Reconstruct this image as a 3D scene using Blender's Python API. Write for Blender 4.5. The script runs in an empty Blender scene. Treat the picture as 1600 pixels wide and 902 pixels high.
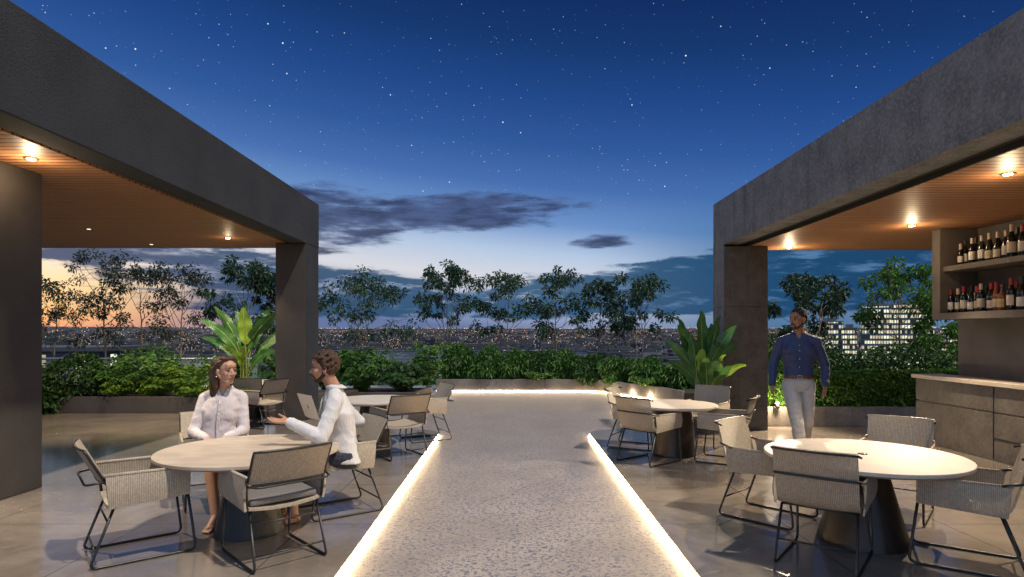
import bpy, bmesh, math, random
import numpy as np
from mathutils import Vector, Matrix, noise as mnoise

R = math.radians
PI = math.pi
rng = random.Random(11)
nrg = np.random.default_rng(11)
scene = bpy.context.scene
COL = scene.collection

# ------------------------------------------------------------------ camera
cam_d = bpy.data.cameras.new('camera')
cam_d.sensor_width = 36.0
cam_d.lens = 21.6
cam_d.shift_y = 0.0431
cam_d.clip_start = 0.05
cam_d.clip_end = 60000
cam = bpy.data.objects.new('camera', cam_d)
cam.location = (0, 0, 1.62)
cam.rotation_euler = (R(90), 0, 0)
COL.objects.link(cam)
scene.camera = cam

# ------------------------------------------------------------------ view
scene.view_settings.view_transform = 'Standard'
scene.view_settings.look = 'None'
scene.view_settings.exposure = 0.2
scene.view_settings.gamma = 1.0
scene.render.engine = 'CYCLES'
cy = scene.cycles
cy.use_denoising = True
try:
    cy.denoiser = 'OPENIMAGEDENOISE'
except Exception:
    pass
cy.max_bounces = 6
cy.diffuse_bounces = 3
cy.glossy_bounces = 3
cy.transmission_bounces = 4
cy.transparent_max_bounces = 8
cy.sample_clamp_indirect = 4.0
cy.caustics_reflective = False
cy.caustics_refractive = False


# ------------------------------------------------------------------ node helpers
def node(nt, typ, ins=None, **props):
    n = nt.nodes.new(typ)
    for k, v in props.items():
        setattr(n, k, v)
    for k, v in (ins or {}).items():
        s = n.inputs[k]
        if isinstance(v, bpy.types.NodeSocket):
            nt.links.new(v, s)
        else:
            s.default_value = v
    return n


def M(nt, op, a, b=0.0, c=0.0, clamp=False):
    n = nt.nodes.new('ShaderNodeMath')
    n.operation = op
    n.use_clamp = clamp
    for i, v in enumerate((a, b, c)):
        if isinstance(v, bpy.types.NodeSocket):
            nt.links.new(v, n.inputs[i])
        else:
            n.inputs[i].default_value = v
    return n.outputs[0]


def mix(nt, f, a, b, mode='MIX'):
    n = nt.nodes.new('ShaderNodeMix')
    n.data_type = 'RGBA'
    n.blend_type = mode
    n.clamp_factor = True
    for s, v in ((n.inputs[0], f), (n.inputs[6], a), (n.inputs[7], b)):
        if isinstance(v, bpy.types.NodeSocket):
            nt.links.new(v, s)
        else:
            s.default_value = v if not isinstance(v, tuple) or len(v) == 4 else (*v, 1)
    return n.outputs[2]


def smooth(nt, v, lo, hi, a=0.0, b=1.0):
    n = node(nt, 'ShaderNodeMapRange', {0: v, 1: lo, 2: hi, 3: a, 4: b}, interpolation_type='SMOOTHSTEP')
    return n.outputs[0]


def s2l(c):
    return tuple((x / 255 / 12.92) if x / 255 <= 0.04045 else ((x / 255 + 0.055) / 1.055) ** 2.4 for x in c)


def ramp(nt, f, stops, interp='LINEAR'):
    n = nt.nodes.new('ShaderNodeValToRGB')
    cr = n.color_ramp
    cr.interpolation = interp
    while len(cr.elements) < len(stops):
        cr.elements.new(0.5)
    for e, (p, c) in zip(cr.elements, stops):
        e.position = p
        e.color = (*c, 1) if len(c) == 3 else c
    nt.links.new(f, n.inputs[0])
    return n.outputs[0]


# ------------------------------------------------------------------ world: dusk sky with stars and clouds
world = bpy.data.worlds.new('World')
scene.world = world
world.use_nodes = True
nt = world.node_tree
nt.nodes.clear()
out = node(nt, 'ShaderNodeOutputWorld')
tc = node(nt, 'ShaderNodeTexCoord').outputs['Generated']
sx = node(nt, 'ShaderNodeSeparateXYZ', {0: tc})
X_, Y_, Z_ = sx.outputs
az = M(nt, 'MULTIPLY', M(nt, 'ARCTAN2', X_, Y_), 180 / PI)
el = M(nt, 'MULTIPLY', M(nt, 'ARCSINE', Z_), 180 / PI)
azc = M(nt, 'MINIMUM', M(nt, 'MAXIMUM', az, -45.0), 45.0)
ele = M(nt, 'ADD', el, M(nt, 'MULTIPLY', azc, 0.10))
t = M(nt, 'DIVIDE', ele, 40.0, clamp=True)
base = ramp(nt, t, [(0.0, s2l((92, 108, 146))), (0.05, s2l((140, 152, 182))), (0.12, s2l((200, 200, 206))),
                    (0.19, s2l((166, 184, 208))), (0.26, s2l((100, 135, 185))), (0.34, s2l((66, 103, 162))),
                    (0.43, s2l((44, 82, 143))), (0.53, s2l((30, 66, 126))), (0.64, s2l((20, 51, 102))),
                    (0.76, s2l((14, 38, 86))), (1.0, s2l((9, 28, 76)))])
# the right of the horizon is teal and darker, the left glows orange
teal = M(nt, 'MULTIPLY', smooth(nt, az, 6.0, 24.0), smooth(nt, el, 15.0, 4.0))
c1 = mix(nt, M(nt, 'MULTIPLY', teal, 0.85), base, (*s2l((36, 92, 134)), 1))
ga = M(nt, 'MULTIPLY', smooth(nt, az, -20.0, -38.0), smooth(nt, az, -110.0, -60.0))
glow_col = ramp(nt, M(nt, 'DIVIDE', el, 12.0, clamp=True),
                [(0.0, s2l((226, 146, 112))), (0.12, s2l((246, 182, 118))), (0.3, s2l((252, 214, 156))),
                 (0.5, s2l((236, 222, 204))), (0.75, s2l((196, 208, 222))), (1.0, s2l((150, 178, 208)))])
c2 = mix(nt, M(nt, 'MULTIPLY', ga, smooth(nt, el, 12.0, 7.0)), c1, glow_col)
# clouds, laid out by compass bearing and height above the horizon
cv = node(nt, 'ShaderNodeCombineXYZ', {0: M(nt, 'MULTIPLY', az, 0.10), 1: M(nt, 'MULTIPLY', el, 0.52), 2: 3.7}).outputs[0]
warp = node(nt, 'ShaderNodeTexNoise', {'Vector': cv, 'Scale': 1.3, 'Detail': 3.0}).outputs['Color']
cvw = node(nt, 'ShaderNodeVectorMath', {0: cv, 1: warp}, operation='ADD').outputs[0]
n1 = node(nt, 'ShaderNodeTexNoise', {'Vector': cvw, 'Scale': 1.15, 'Detail': 8.0, 'Roughness': 0.58}).outputs['Fac']
n2 = node(nt, 'ShaderNodeTexNoise', {'Vector': cvw, 'Scale': 4.2, 'Detail': 6.0, 'Roughness': 0.6}).outputs['Fac']
n3 = node(nt, 'ShaderNodeTexNoise', {'Vector': cv, 'Scale': 2.6, 'Detail': 9.0, 'Roughness': 0.62}).outputs['Fac']
nn = M(nt, 'ADD', M(nt, 'MULTIPLY', n1, 0.45), M(nt, 'MULTIPLY', n3, 0.55))
# band of cloud low over the horizon (thicker to the right)
top = M(nt, 'ADD', 4.9, M(nt, 'MULTIPLY', M(nt, 'ABSOLUTE', M(nt, 'ADD', azc, 4.0)), 0.11))
band = M(nt, 'MULTIPLY', smooth(nt, M(nt, 'SUBTRACT', el, top), 2.2, -2.0), smooth(nt, el, 0.4, 2.2))
band = M(nt, 'SUBTRACT', band, M(nt, 'MULTIPLY', M(nt, 'MULTIPLY', ga, smooth(nt, el, 6.0, 3.6)), 0.66))
bandc = smooth(nt, M(nt, 'ADD', nn, M(nt, 'MULTIPLY', band, 0.40)), 0.71, 0.84)
# the single long cloud above the terrace
def ell(a0, e0, ra, re, tilt):
    da = M(nt, 'SUBTRACT', az, a0)
    de = M(nt, 'SUBTRACT', M(nt, 'SUBTRACT', el, e0), M(nt, 'MULTIPLY', da, tilt))
    q = M(nt, 'ADD', M(nt, 'POWER', M(nt, 'DIVIDE', M(nt, 'ABSOLUTE', da), ra), 2.0), M(nt, 'POWER', M(nt, 'DIVIDE', M(nt, 'ABSOLUTE', de), re), 2.0))
    return smooth(nt, q, 1.9, 0.0)
bigm = M(nt, 'MAXIMUM', ell(-16.5, 10.2, 7.5, 3.0, -0.02), ell(-4.0, 11.1, 11.0, 1.9, 0.05))
bigm = M(nt, 'MAXIMUM', bigm, M(nt, 'MULTIPLY', ell(8.0, 8.3, 3.0, 0.7, 0.03), 0.85))
bigm = M(nt, 'MAXIMUM', bigm, M(nt, 'MULTIPLY', ell(-19.0, 7.3, 3.0, 0.8, 0.0), 0.8))
bigc = smooth(nt, M(nt, 'ADD', nn, M(nt, 'MULTIPLY', bigm, 0.40)), 0.66, 0.88)
cl_dark = ramp(nt, M(nt, 'DIVIDE', M(nt, 'ADD', az, 50.0), 100.0, clamp=True),
               [(0.0, s2l((66, 72, 102))), (0.2, s2l((52, 70, 102))), (0.36, s2l((40, 74, 106))), (0.55, s2l((34, 78, 112))), (0.75, s2l((20, 62, 98))), (1.0, s2l((22, 50, 88)))])
cl_light = ramp(nt, M(nt, 'DIVIDE', M(nt, 'ADD', az, 50.0), 100.0, clamp=True),
                [(0.0, s2l((156, 150, 162))), (0.4, s2l((120, 142, 172))), (0.7, s2l((80, 118, 158))), (1.0, s2l((84, 112, 160)))])
c3 = mix(nt, M(nt, 'MULTIPLY', bandc, 0.94), c2, mix(nt, M(nt, 'MULTIPLY', smooth(nt, n3, 0.50, 0.30), 0.8), cl_dark, cl_light))
big_col = mix(nt, smooth(nt, n3, 0.40, 0.72), (*s2l((66, 80, 118)), 1), (*s2l((36, 44, 72)), 1))
c4 = mix(nt, M(nt, 'MULTIPLY', bigc, 0.93), c3, big_col)
# stars
vo = node(nt, 'ShaderNodeTexVoronoi', {'Vector': tc, 'Scale': 72.0}, feature='F1')
rnd = node(nt, 'ShaderNodeSeparateColor', {0: vo.outputs['Color']}).outputs[0]
rad = M(nt, 'ADD', 0.05, M(nt, 'MULTIPLY', M(nt, 'POWER', rnd, 6.0), 0.055))
st = smooth(nt, M(nt, 'DIVIDE', vo.outputs['Distance'], rad), 1.0, 0.35)
st = M(nt, 'MULTIPLY', st, smooth(nt, el, 8.0, 15.0))
st = M(nt, 'MULTIPLY', st, M(nt, 'SUBTRACT', 1.0, bigc))
st = M(nt, 'MULTIPLY', st, M(nt, 'ADD', 0.13, M(nt, 'POWER', rnd, 4.0)))
vo2 = node(nt, 'ShaderNodeTexVoronoi', {'Vector': tc, 'Scale': 125.0}, feature='F1')
rnd2 = node(nt, 'ShaderNodeSeparateColor', {0: vo2.outputs['Color']}).outputs[1]
st2 = M(nt, 'MULTIPLY', smooth(nt, vo2.outputs['Distance'], 0.11, 0.04), M(nt, 'MULTIPLY', M(nt, 'POWER', rnd2, 3.0), 0.6))
st2 = M(nt, 'MULTIPLY', M(nt, 'MULTIPLY', st2, smooth(nt, el, 9.0, 14.0)), M(nt, 'SUBTRACT', 1.0, bigc))
c5 = mix(nt, M(nt, 'ADD', st, st2), c4, (1.0, 1.0, 1.0, 1), 'ADD')
# below the horizon
c6 = mix(nt, smooth(nt, el, 0.0, -2.0), c5, (0.02, 0.03, 0.05, 1))
# unseen sky behind the camera, made paler blue to add cool fill light
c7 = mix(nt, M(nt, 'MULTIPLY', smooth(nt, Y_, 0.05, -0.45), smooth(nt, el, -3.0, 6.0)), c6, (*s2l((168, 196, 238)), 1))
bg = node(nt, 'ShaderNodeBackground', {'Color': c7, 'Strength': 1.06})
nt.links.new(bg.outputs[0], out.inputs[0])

# ------------------------------------------------------------------ key light
sun_d = bpy.data.lights.new('sun', 'SUN')
sun_d.energy = 3.4
sun_d.angle = R(1.8)
sun_d.color = (1.0, 0.88, 0.72)
sun = bpy.data.objects.new('sun', sun_d)
sv = Vector((0.84 * math.cos(R(61)), -0.54 * math.cos(R(61)), math.sin(R(61))))
sun.rotation_euler = sv.to_track_quat('Z', 'Y').to_euler()
COL.objects.link(sun)


# ------------------------------------------------------------------ materials
def new_mat(name):
    m = bpy.data.materials.new(name)
    m.use_nodes = True
    n = m.node_tree
    n.nodes.clear()
    o = n.nodes.new('ShaderNodeOutputMaterial')
    b = n.nodes.new('ShaderNodeBsdfPrincipled')
    n.links.new(b.outputs[0], o.inputs[0])
    return m, n, b, o


def setin(n, b, key, v):
    if isinstance(v, bpy.types.NodeSocket):
        n.links.new(v, b.inputs[key])
    else:
        b.inputs[key].default_value = v


def bump(n, b, h, strength, dist=0.01):
    bn = node(n, 'ShaderNodeBump', {'Height': h, 'Strength': strength, 'Distance': dist})
    n.links.new(bn.outputs[0], b.inputs['Normal'])


def pbr(name, col, col2=None, scale=4.0, rough=0.5, rough_var=0.0, metal=0.0, spec=0.5, bmp=0.0, bscale=40.0, bdist=0.01,
        stretch=(1, 1, 1), detail=5.0, coat=0.0, sss=0.0, lo=0.35, hi=0.65, coords='Object', alpha=None, sheen=0.0, fine=0.0):
    m, n, b, o = new_mat(name)
    tcn = node(n, 'ShaderNodeTexCoord').outputs[coords]
    mp = node(n, 'ShaderNodeMapping', {'Vector': tcn, 'Scale': stretch}).outputs[0]
    if col2 is not None:
        ns = node(n, 'ShaderNodeTexNoise', {'Vector': mp, 'Scale': scale, 'Detail': detail, 'Roughness': 0.6}).outputs['Fac']
        cc_ = mix(n, smooth(n, ns, lo, hi), (*col, 1), (*col2, 1))
        if fine:
            nf = node(n, 'ShaderNodeTexNoise', {'Vector': mp, 'Scale': scale * 9, 'Detail': 8.0, 'Roughness': 0.75}).outputs['Fac']
            cc_ = mix(n, M(n, 'MULTIPLY', smooth(n, nf, 0.42, 0.66), fine), cc_, tuple(x * 1.75 for x in col2) + (1,))
            pits = node(n, 'ShaderNodeTexVoronoi', {'Vector': mp, 'Scale': scale * 7}, feature='F1')
            pr = node(n, 'ShaderNodeSeparateColor', {0: pits.outputs['Color']}).outputs[0]
            pm_ = M(n, 'MULTIPLY', smooth(n, pits.outputs['Distance'], 0.16, 0.08), M(n, 'GREATER_THAN', pr, 0.72))
            cc_ = mix(n, M(n, 'MULTIPLY', pm_, 0.75), cc_, tuple(x * 0.35 for x in col) + (1,))
            st_ = node(n, 'ShaderNodeMapping', {'Vector': tcn, 'Scale': (3.2, 3.2, 0.22)}).outputs[0]
            sn = node(n, 'ShaderNodeTexNoise', {'Vector': st_, 'Scale': 2.2, 'Detail': 5.0}).outputs['Fac']
            cc_ = mix(n, M(n, 'MULTIPLY', smooth(n, sn, 0.55, 0.72), 0.45), cc_, tuple(x * 0.6 for x in col) + (1,))
        setin(n, b, 'Base Color', cc_)
    else:
        b.inputs['Base Color'].default_value = (*col, 1)
    if rough_var:
        nr = node(n, 'ShaderNodeTexNoise', {'Vector': mp, 'Scale': scale * 0.7, 'Detail': 4.0}).outputs['Fac']
        setin(n, b, 'Roughness', M(n, 'ADD', rough - rough_var * 0.5, M(n, 'MULTIPLY', nr, rough_var)))
    else:
        b.inputs['Roughness'].default_value = rough
    b.inputs['Metallic'].default_value = metal
    b.inputs['Specular IOR Level'].default_value = spec
    if coat:
        b.inputs['Coat Weight'].default_value = coat
        b.inputs['Coat Roughness'].default_value = 0.15
    if sheen:
        b.inputs['Sheen Weight'].default_value = sheen
    if sss:
        b.inputs['Subsurface Weight'].default_value = sss
        b.inputs['Subsurface Radius'].default_value = (0.012, 0.005, 0.003)
        b.inputs['Subsurface Scale'].default_value = 1.0
    if alpha is not None:
        b.inputs['Alpha'].default_value = alpha
    if bmp:
        nb = node(n, 'ShaderNodeTexNoise', {'Vector': mp, 'Scale': bscale, 'Detail': 4.0, 'Roughness': 0.65}).outputs['Fac']
        bump(n, b, nb, bmp, bdist)
    return m


def emit(name, col, strength, sample=True):
    m, n, b, o = new_mat(name)
    b.inputs['Base Color'].default_value = (0.6, 0.6, 0.6, 1)
    b.inputs['Emission Color'].default_value = (*col, 1)
    b.inputs['Emission Strength'].default_value = strength
    if not sample:
        m.cycles.emission_sampling = 'NONE'
    return m


MAT = {}
MAT['render_dark'] = pbr('charcoal_render', (0.014, 0.017, 0.023), (0.022, 0.025, 0.031), scale=1.3, rough=0.85, bmp=0.7, bscale=45, bdist=0.015)
MAT['concrete_r'] = pbr('weathered_concrete', (0.085, 0.088, 0.095), (0.165, 0.168, 0.178), scale=3.4, rough=0.85, bmp=0.8, bscale=26, bdist=0.02, detail=12, lo=0.3, hi=0.75, fine=0.5)
MAT['col_l'] = pbr('bronze_column_render', (0.038, 0.033, 0.03), (0.05, 0.043, 0.039), scale=2.0, rough=0.62, bmp=0.25, bscale=60)
MAT['col_r'] = pbr('brown_concrete', (0.052, 0.045, 0.039), (0.088, 0.076, 0.065), scale=4.0, rough=0.8, bmp=0.6, bscale=30, detail=10, fine=0.35)
MAT['planter'] = pbr('planter_concrete', (0.12, 0.105, 0.09), (0.18, 0.158, 0.14), scale=3.0, rough=0.8, bmp=0.4, bscale=40, detail=8, fine=0.3)
MAT['planter_dark'] = pbr('dark_planter_render', (0.05, 0.043, 0.042), (0.065, 0.056, 0.054), scale=3.0, rough=0.7, bmp=0.2, bscale=50)
MAT['counter'] = pbr('taupe_concrete', (0.07, 0.061, 0.053), (0.12, 0.105, 0.092), scale=2.6, rough=0.6, rough_var=0.2, bmp=0.15, bscale=60, detail=8, fine=0.35)
MAT['counter_top'] = pbr('pale_stone_slab', (0.5, 0.42, 0.34), (0.58, 0.5, 0.42), scale=6, rough=0.35, bmp=0.05)
MAT['shelf'] = pbr('taupe_plaster', (0.10, 0.087, 0.076), (0.13, 0.113, 0.10), scale=3, rough=0.6, bmp=0.12, bscale=60)
MAT['wall_r'] = pbr('grey_plaster', (0.1, 0.092, 0.085), (0.135, 0.122, 0.112), scale=2, rough=0.75, bmp=0.2, bscale=40, detail=8)
MAT['dark'] = pbr('dark_gap', (0.012, 0.011, 0.01), rough=0.8)
MAT['black_metal'] = pbr('black_powder_coat', (0.010, 0.010, 0.011), rough=0.38, spec=0.5, bmp=0.04, bscale=400)
MAT['pedestal'] = pbr('dark_bronze', (0.02, 0.014, 0.011), (0.034, 0.025, 0.02), scale=6, rough=0.36, rough_var=0.15, metal=0.4, stretch=(1, 1, 0.15))
MAT['pedestal_black'] = pbr('black_pedestal', (0.008, 0.008, 0.009), (0.012, 0.012, 0.013), scale=6, rough=0.45, rough_var=0.15, metal=0.0)
MAT['top_l'] = pbr('sand_stone_top', (0.38, 0.315, 0.25), (0.47, 0.40, 0.325), scale=3.5, rough=0.42, rough_var=0.15, bmp=0.06, bscale=120, detail=9, stretch=(1, 2.5, 1))
MAT['top_r'] = pbr('pale_stone_top', (0.52, 0.455, 0.385), (0.6, 0.53, 0.455), scale=3.5, rough=0.45, rough_var=0.12, bmp=0.05, bscale=120, detail=9)
MAT['cushion'] = pbr('grey_cushion', (0.13, 0.12, 0.112), (0.17, 0.157, 0.146), scale=90, rough=0.9, bmp=0.3, bscale=300, sheen=0.2)
MAT['soil'] = pbr('planter_soil', (0.02, 0.014, 0.01), (0.04, 0.03, 0.02), scale=30, rough=0.95, bmp=0.8, bscale=60)
MAT['bark'] = pbr('grey_bark', (0.10, 0.08, 0.06), (0.17, 0.14, 0.11), scale=20, rough=0.9, bmp=0.6, bscale=50, stretch=(1, 1, 0.3))
MAT['bark_pale'] = pbr('pale_bark', (0.22, 0.16, 0.10), (0.32, 0.24, 0.16), scale=20, rough=0.9, bmp=0.5, bscale=50, stretch=(1, 1, 0.3))
MAT['led'] = emit('warm_led', (1.0, 0.71, 0.38), 62.0)
MAT['lens'] = emit('lamp_lens', (1.0, 0.80, 0.52), 60.0, False)
MAT['lens_dim'] = emit('dim_lamp_lens', (1.0, 0.80, 0.52), 1.6, False)
MAT['trim'] = pbr('lamp_trim', (0.25, 0.16, 0.09), rough=0.4, metal=0.6)
MAT['silver'] = pbr('brushed_aluminium', (0.55, 0.53, 0.5), rough=0.38, metal=0.7)
MAT['screen'] = pbr('dark_screen', (0.01, 0.01, 0.012), rough=0.12)
MAT['rail'] = pbr('pale_rail', (0.22, 0.25, 0.28), rough=0.35, metal=0.4)


def wood_mat():
    m, n, b, o = new_mat('cedar_slats')
    tcn = node(n, 'ShaderNodeTexCoord').outputs['Object']
    s = node(n, 'ShaderNodeSeparateXYZ', {0: tcn})
    yy = M(n, 'DIVIDE', s.outputs[1], 0.105)
    idx = M(n, 'FLOOR', yy)
    fr = M(n, 'FRACT', yy)
    off = node(n, 'ShaderNodeTexWhiteNoise', {'W': idx}, noise_dimensions='1D').outputs['Value']
    xx = M(n, 'ADD', M(n, 'DIVIDE', s.outputs[0], 2.4), M(n, 'MULTIPLY', off, 9.0))
    idx2 = M(n, 'ADD', M(n, 'FLOOR', xx), M(n, 'MULTIPLY', idx, 17.13))
    tone = node(n, 'ShaderNodeTexWhiteNoise', {'W': idx2}, noise_dimensions='1D').outputs['Value']
    v = node(n, 'ShaderNodeCombineXYZ', {0: M(n, 'MULTIPLY', s.outputs[0], 1.6), 1: M(n, 'MULTIPLY', s.outputs[1], 34.0), 2: M(n, 'MULTIPLY', tone, 20.0)}).outputs[0]
    g = node(n, 'ShaderNodeTexNoise', {'Vector': v, 'Scale': 1.5, 'Detail': 6.0, 'Roughness': 0.6}).outputs['Fac']
    c = mix(n, smooth(n, g, 0.3, 0.7), (0.24, 0.10, 0.042, 1), (0.44, 0.21, 0.092, 1))
    c = mix(n, M(n, 'MULTIPLY', tone, 0.5), c, (0.37, 0.19, 0.10, 1))
    gr = M(n, 'MAXIMUM', smooth(n, fr, 0.24, 0.14), smooth(n, M(n, 'FRACT', xx), 0.004, 0.001))
    c = mix(n, M(n, 'MULTIPLY', gr, 0.95), c, (0.03, 0.014, 0.008, 1))
    setin(n, b, 'Base Color', c)
    b.inputs['Roughness'].default_value = 0.5
    bump(n, b, M(n, 'SUBTRACT', M(n, 'MULTIPLY', g, 0.2), gr), 0.5, 0.006)
    return m


def deck_mat():
    m, n, b, o = new_mat('polished_concrete')
    tcn = node(n, 'ShaderNodeTexCoord').outputs['Object']
    a1 = node(n, 'ShaderNodeTexNoise', {'Vector': tcn, 'Scale': 0.9, 'Detail': 9.0, 'Roughness': 0.65, 'Distortion': 0.6}).outputs['Fac']
    a2 = node(n, 'ShaderNodeTexNoise', {'Vector': tcn, 'Scale': 7.0, 'Detail': 6.0, 'Roughness': 0.7}).outputs['Fac']
    a3 = node(n, 'ShaderNodeTexNoise', {'Vector': tcn, 'Scale': 90.0, 'Detail': 3.0}).outputs['Fac']
    c = mix(n, smooth(n, a1, 0.32, 0.68), (0.135, 0.115, 0.098, 1), (0.22, 0.188, 0.16, 1))
    c = mix(n, M(n, 'MULTIPLY', smooth(n, a2, 0.45, 0.75), 0.45), c, (0.25, 0.22, 0.19, 1))
    c = mix(n, M(n, 'MULTIPLY', smooth(n, a3, 0.55, 0.75), 0.25), c, (0.09, 0.075, 0.06, 1))
    s = node(n, 'ShaderNodeSeparateXYZ', {0: tcn})
    def joint(sock, step, off):
        f = M(n, 'FRACT', M(n, 'DIVIDE', M(n, 'ADD', sock, off), step))
        dd = M(n, 'MINIMUM', f, M(n, 'SUBTRACT', 1.0, f))
        return smooth(n, dd, 0.009 / step, 0.004 / step)
    j = M(n, 'MAXIMUM', joint(s.outputs[0], 1.35, 0.4), joint(s.outputs[1], 1.35, 0.2))
    c = mix(n, M(n, 'MULTIPLY', j, 0.6), c, (0.05, 0.042, 0.038, 1))
    setin(n, b, 'Base Color', c)
    setin(n, b, 'Roughness', M(n, 'ADD', 0.05, M(n, 'MULTIPLY', a1, 0.22)))
    b.inputs['Specular IOR Level'].default_value = 0.75
    bump(n, b, M(n, 'SUBTRACT', M(n, 'MULTIPLY', a2, 0.4), M(n, 'MULTIPLY', j, 0.4)), 0.10, 0.006)
    return m


def path_mat():
    m, n, b, o = new_mat('speckled_aggregate')
    tcn = node(n, 'ShaderNodeTexCoord').outputs['Object']
    a1 = node(n, 'ShaderNodeTexNoise', {'Vector': tcn, 'Scale': 33.0, 'Detail': 5.0, 'Roughness': 0.6, 'Distortion': 0.8}).outputs['Fac']
    a2 = node(n, 'ShaderNodeTexNoise', {'Vector': tcn, 'Scale': 95.0, 'Detail': 3.0, 'Roughness': 0.6}).outputs['Fac']
    a3 = node(n, 'ShaderNodeTexNoise', {'Vector': tcn, 'Scale': 1.6, 'Detail': 5.0}).outputs['Fac']
    c = mix(n, smooth(n, a3, 0.3, 0.7), (0.235, 0.207, 0.188, 1), (0.305, 0.272, 0.248, 1))
    fl = smooth(n, M(n, 'ADD', a1, M(n, 'MULTIPLY', M(n, 'SUBTRACT', a3, 0.5), 0.10)), 0.53, 0.575)
    c = mix(n, M(n, 'MULTIPLY', fl, 0.85), c, (0.06, 0.075, 0.125, 1))
    c = mix(n, M(n, 'MULTIPLY', smooth(n, a2, 0.58, 0.66), 0.6), c, (0.13, 0.12, 0.12, 1))
    c = mix(n, M(n, 'MULTIPLY', smooth(n, a2, 0.40, 0.33), 0.7), c, (0.5, 0.45, 0.39, 1))
    setin(n, b, 'Base Color', c)
    setin(n, b, 'Roughness', M(n, 'ADD', 0.20, M(n, 'MULTIPLY', a1, 0.28)))
    bump(n, b, M(n, 'ADD', a1, M(n, 'MULTIPLY', a2, 0.5)), 0.35, 0.006)
    return m


def woven_mat(name, axis, alpha=1.0):
    m, n, b, o = new_mat(name)
    tcn = node(n, 'ShaderNodeTexCoord').outputs['Object']
    s = node(n, 'ShaderNodeSeparateXYZ', {0: tcn})
    a = s.outputs[axis]
    w = M(n, 'ABSOLUTE', M(n, 'SINE', M(n, 'MULTIPLY', a, PI / 0.011)))
    other = M(n, 'ADD', s.outputs[2], M(n, 'MULTIPLY', s.outputs[1 - axis], 1.0))
    w2 = M(n, 'ABSOLUTE', M(n, 'SINE', M(n, 'MULTIPLY', other, PI / 0.006)))
    ns = node(n, 'ShaderNodeTexNoise', {'Vector': tcn, 'Scale': 60.0, 'Detail': 4.0}).outputs['Fac']
    nl = node(n, 'ShaderNodeTexNoise', {'Vector': tcn, 'Scale': 5.0, 'Detail': 3.0}).outputs['Fac']
    c = mix(n, smooth(n, ns, 0.3, 0.7), (0.33, 0.275, 0.205, 1), (0.47, 0.40, 0.31, 1))
    c = mix(n, M(n, 'MULTIPLY', nl, 0.4), c, (0.38, 0.34, 0.29, 1))
    c = mix(n, smooth(n, w, 0.5, 0.05), c, (0.12, 0.10, 0.08, 1))
    setin(n, b, 'Base Color', c)
    b.inputs['Roughness'].default_value = 0.8
    if alpha < 1:
        hole = M(n, 'MULTIPLY', smooth(n, w, 0.72, 0.42), smooth(n, w2, 0.85, 0.5))
        setin(n, b, 'Alpha', M(n, 'SUBTRACT', 1.0, M(n, 'MULTIPLY', hole, 0.9)))
    bump(n, b, M(n, 'ADD', w, M(n, 'MULTIPLY', w2, 0.4)), 0.5, 0.004)
    return m


def leaf_mat(name, c1, c2, c3, rough=0.5, trans=0.25):
    m, n, b, o = new_mat(name)
    g = node(n, 'ShaderNodeNewGeometry')
    r = g.outputs['Random Per Island']
    c = ramp(n, r, [(0.0, c1), (0.55, c2), (1.0, c3)])
    setin(n, b, 'Base Color', c)
    b.inputs['Roughness'].default_value = rough
    b.inputs['Specular IOR Level'].default_value = 0.35
    tr = node(n, 'ShaderNodeBsdfTranslucent', {'Color': c})
    ms = node(n, 'ShaderNodeMixShader', {0: trans, 1: b.outputs[0], 2: tr.outputs[0]})
    n.links.new(ms.outputs[0], o.inputs[0])
    return m


def blade_mat(name, c1, c2, vein):
    m, n, b, o = new_mat(name)
    tcn = node(n, 'ShaderNodeTexCoord').outputs['Object']
    uv = node(n, 'ShaderNodeUVMap').outputs[0]
    s = node(n, 'ShaderNodeSeparateXYZ', {0: uv})
    ns = node(n, 'ShaderNodeTexNoise', {'Vector': tcn, 'Scale': 6.0, 'Detail': 4.0}).outputs['Fac']
    c = mix(n, smooth(n, ns, 0.3, 0.7), (*c1, 1), (*c2, 1))
    mid = smooth(n, M(n, 'ABSOLUTE', M(n, 'SUBTRACT', s.outputs[0], 0.5)), 0.05, 0.02)
    c = mix(n, M(n, 'MULTIPLY', mid, 0.7), c, (*vein, 1))
    wv = M(n, 'SINE', M(n, 'MULTIPLY', M(n, 'ADD', s.outputs[1], M(n, 'MULTIPLY', M(n, 'ABSOLUTE', M(n, 'SUBTRACT', s.outputs[0], 0.5)), 0.35)), 190.0))
    c = mix(n, M(n, 'MULTIPLY', smooth(n, wv, 0.5, 1.0), 0.2), c, (*vein, 1))
    setin(n, b, 'Base Color', c)
    b.inputs['Roughness'].default_value = 0.36
    tr = node(n, 'ShaderNodeBsdfTranslucent', {'Color': c})
    ms = node(n, 'ShaderNodeMixShader', {0: 0.25, 1: b.outputs[0], 2: tr.outputs[0]})
    n.links.new(ms.outputs[0], o.inputs[0])
    bump(n, b, wv, 0.25, 0.004)
    return m


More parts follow.
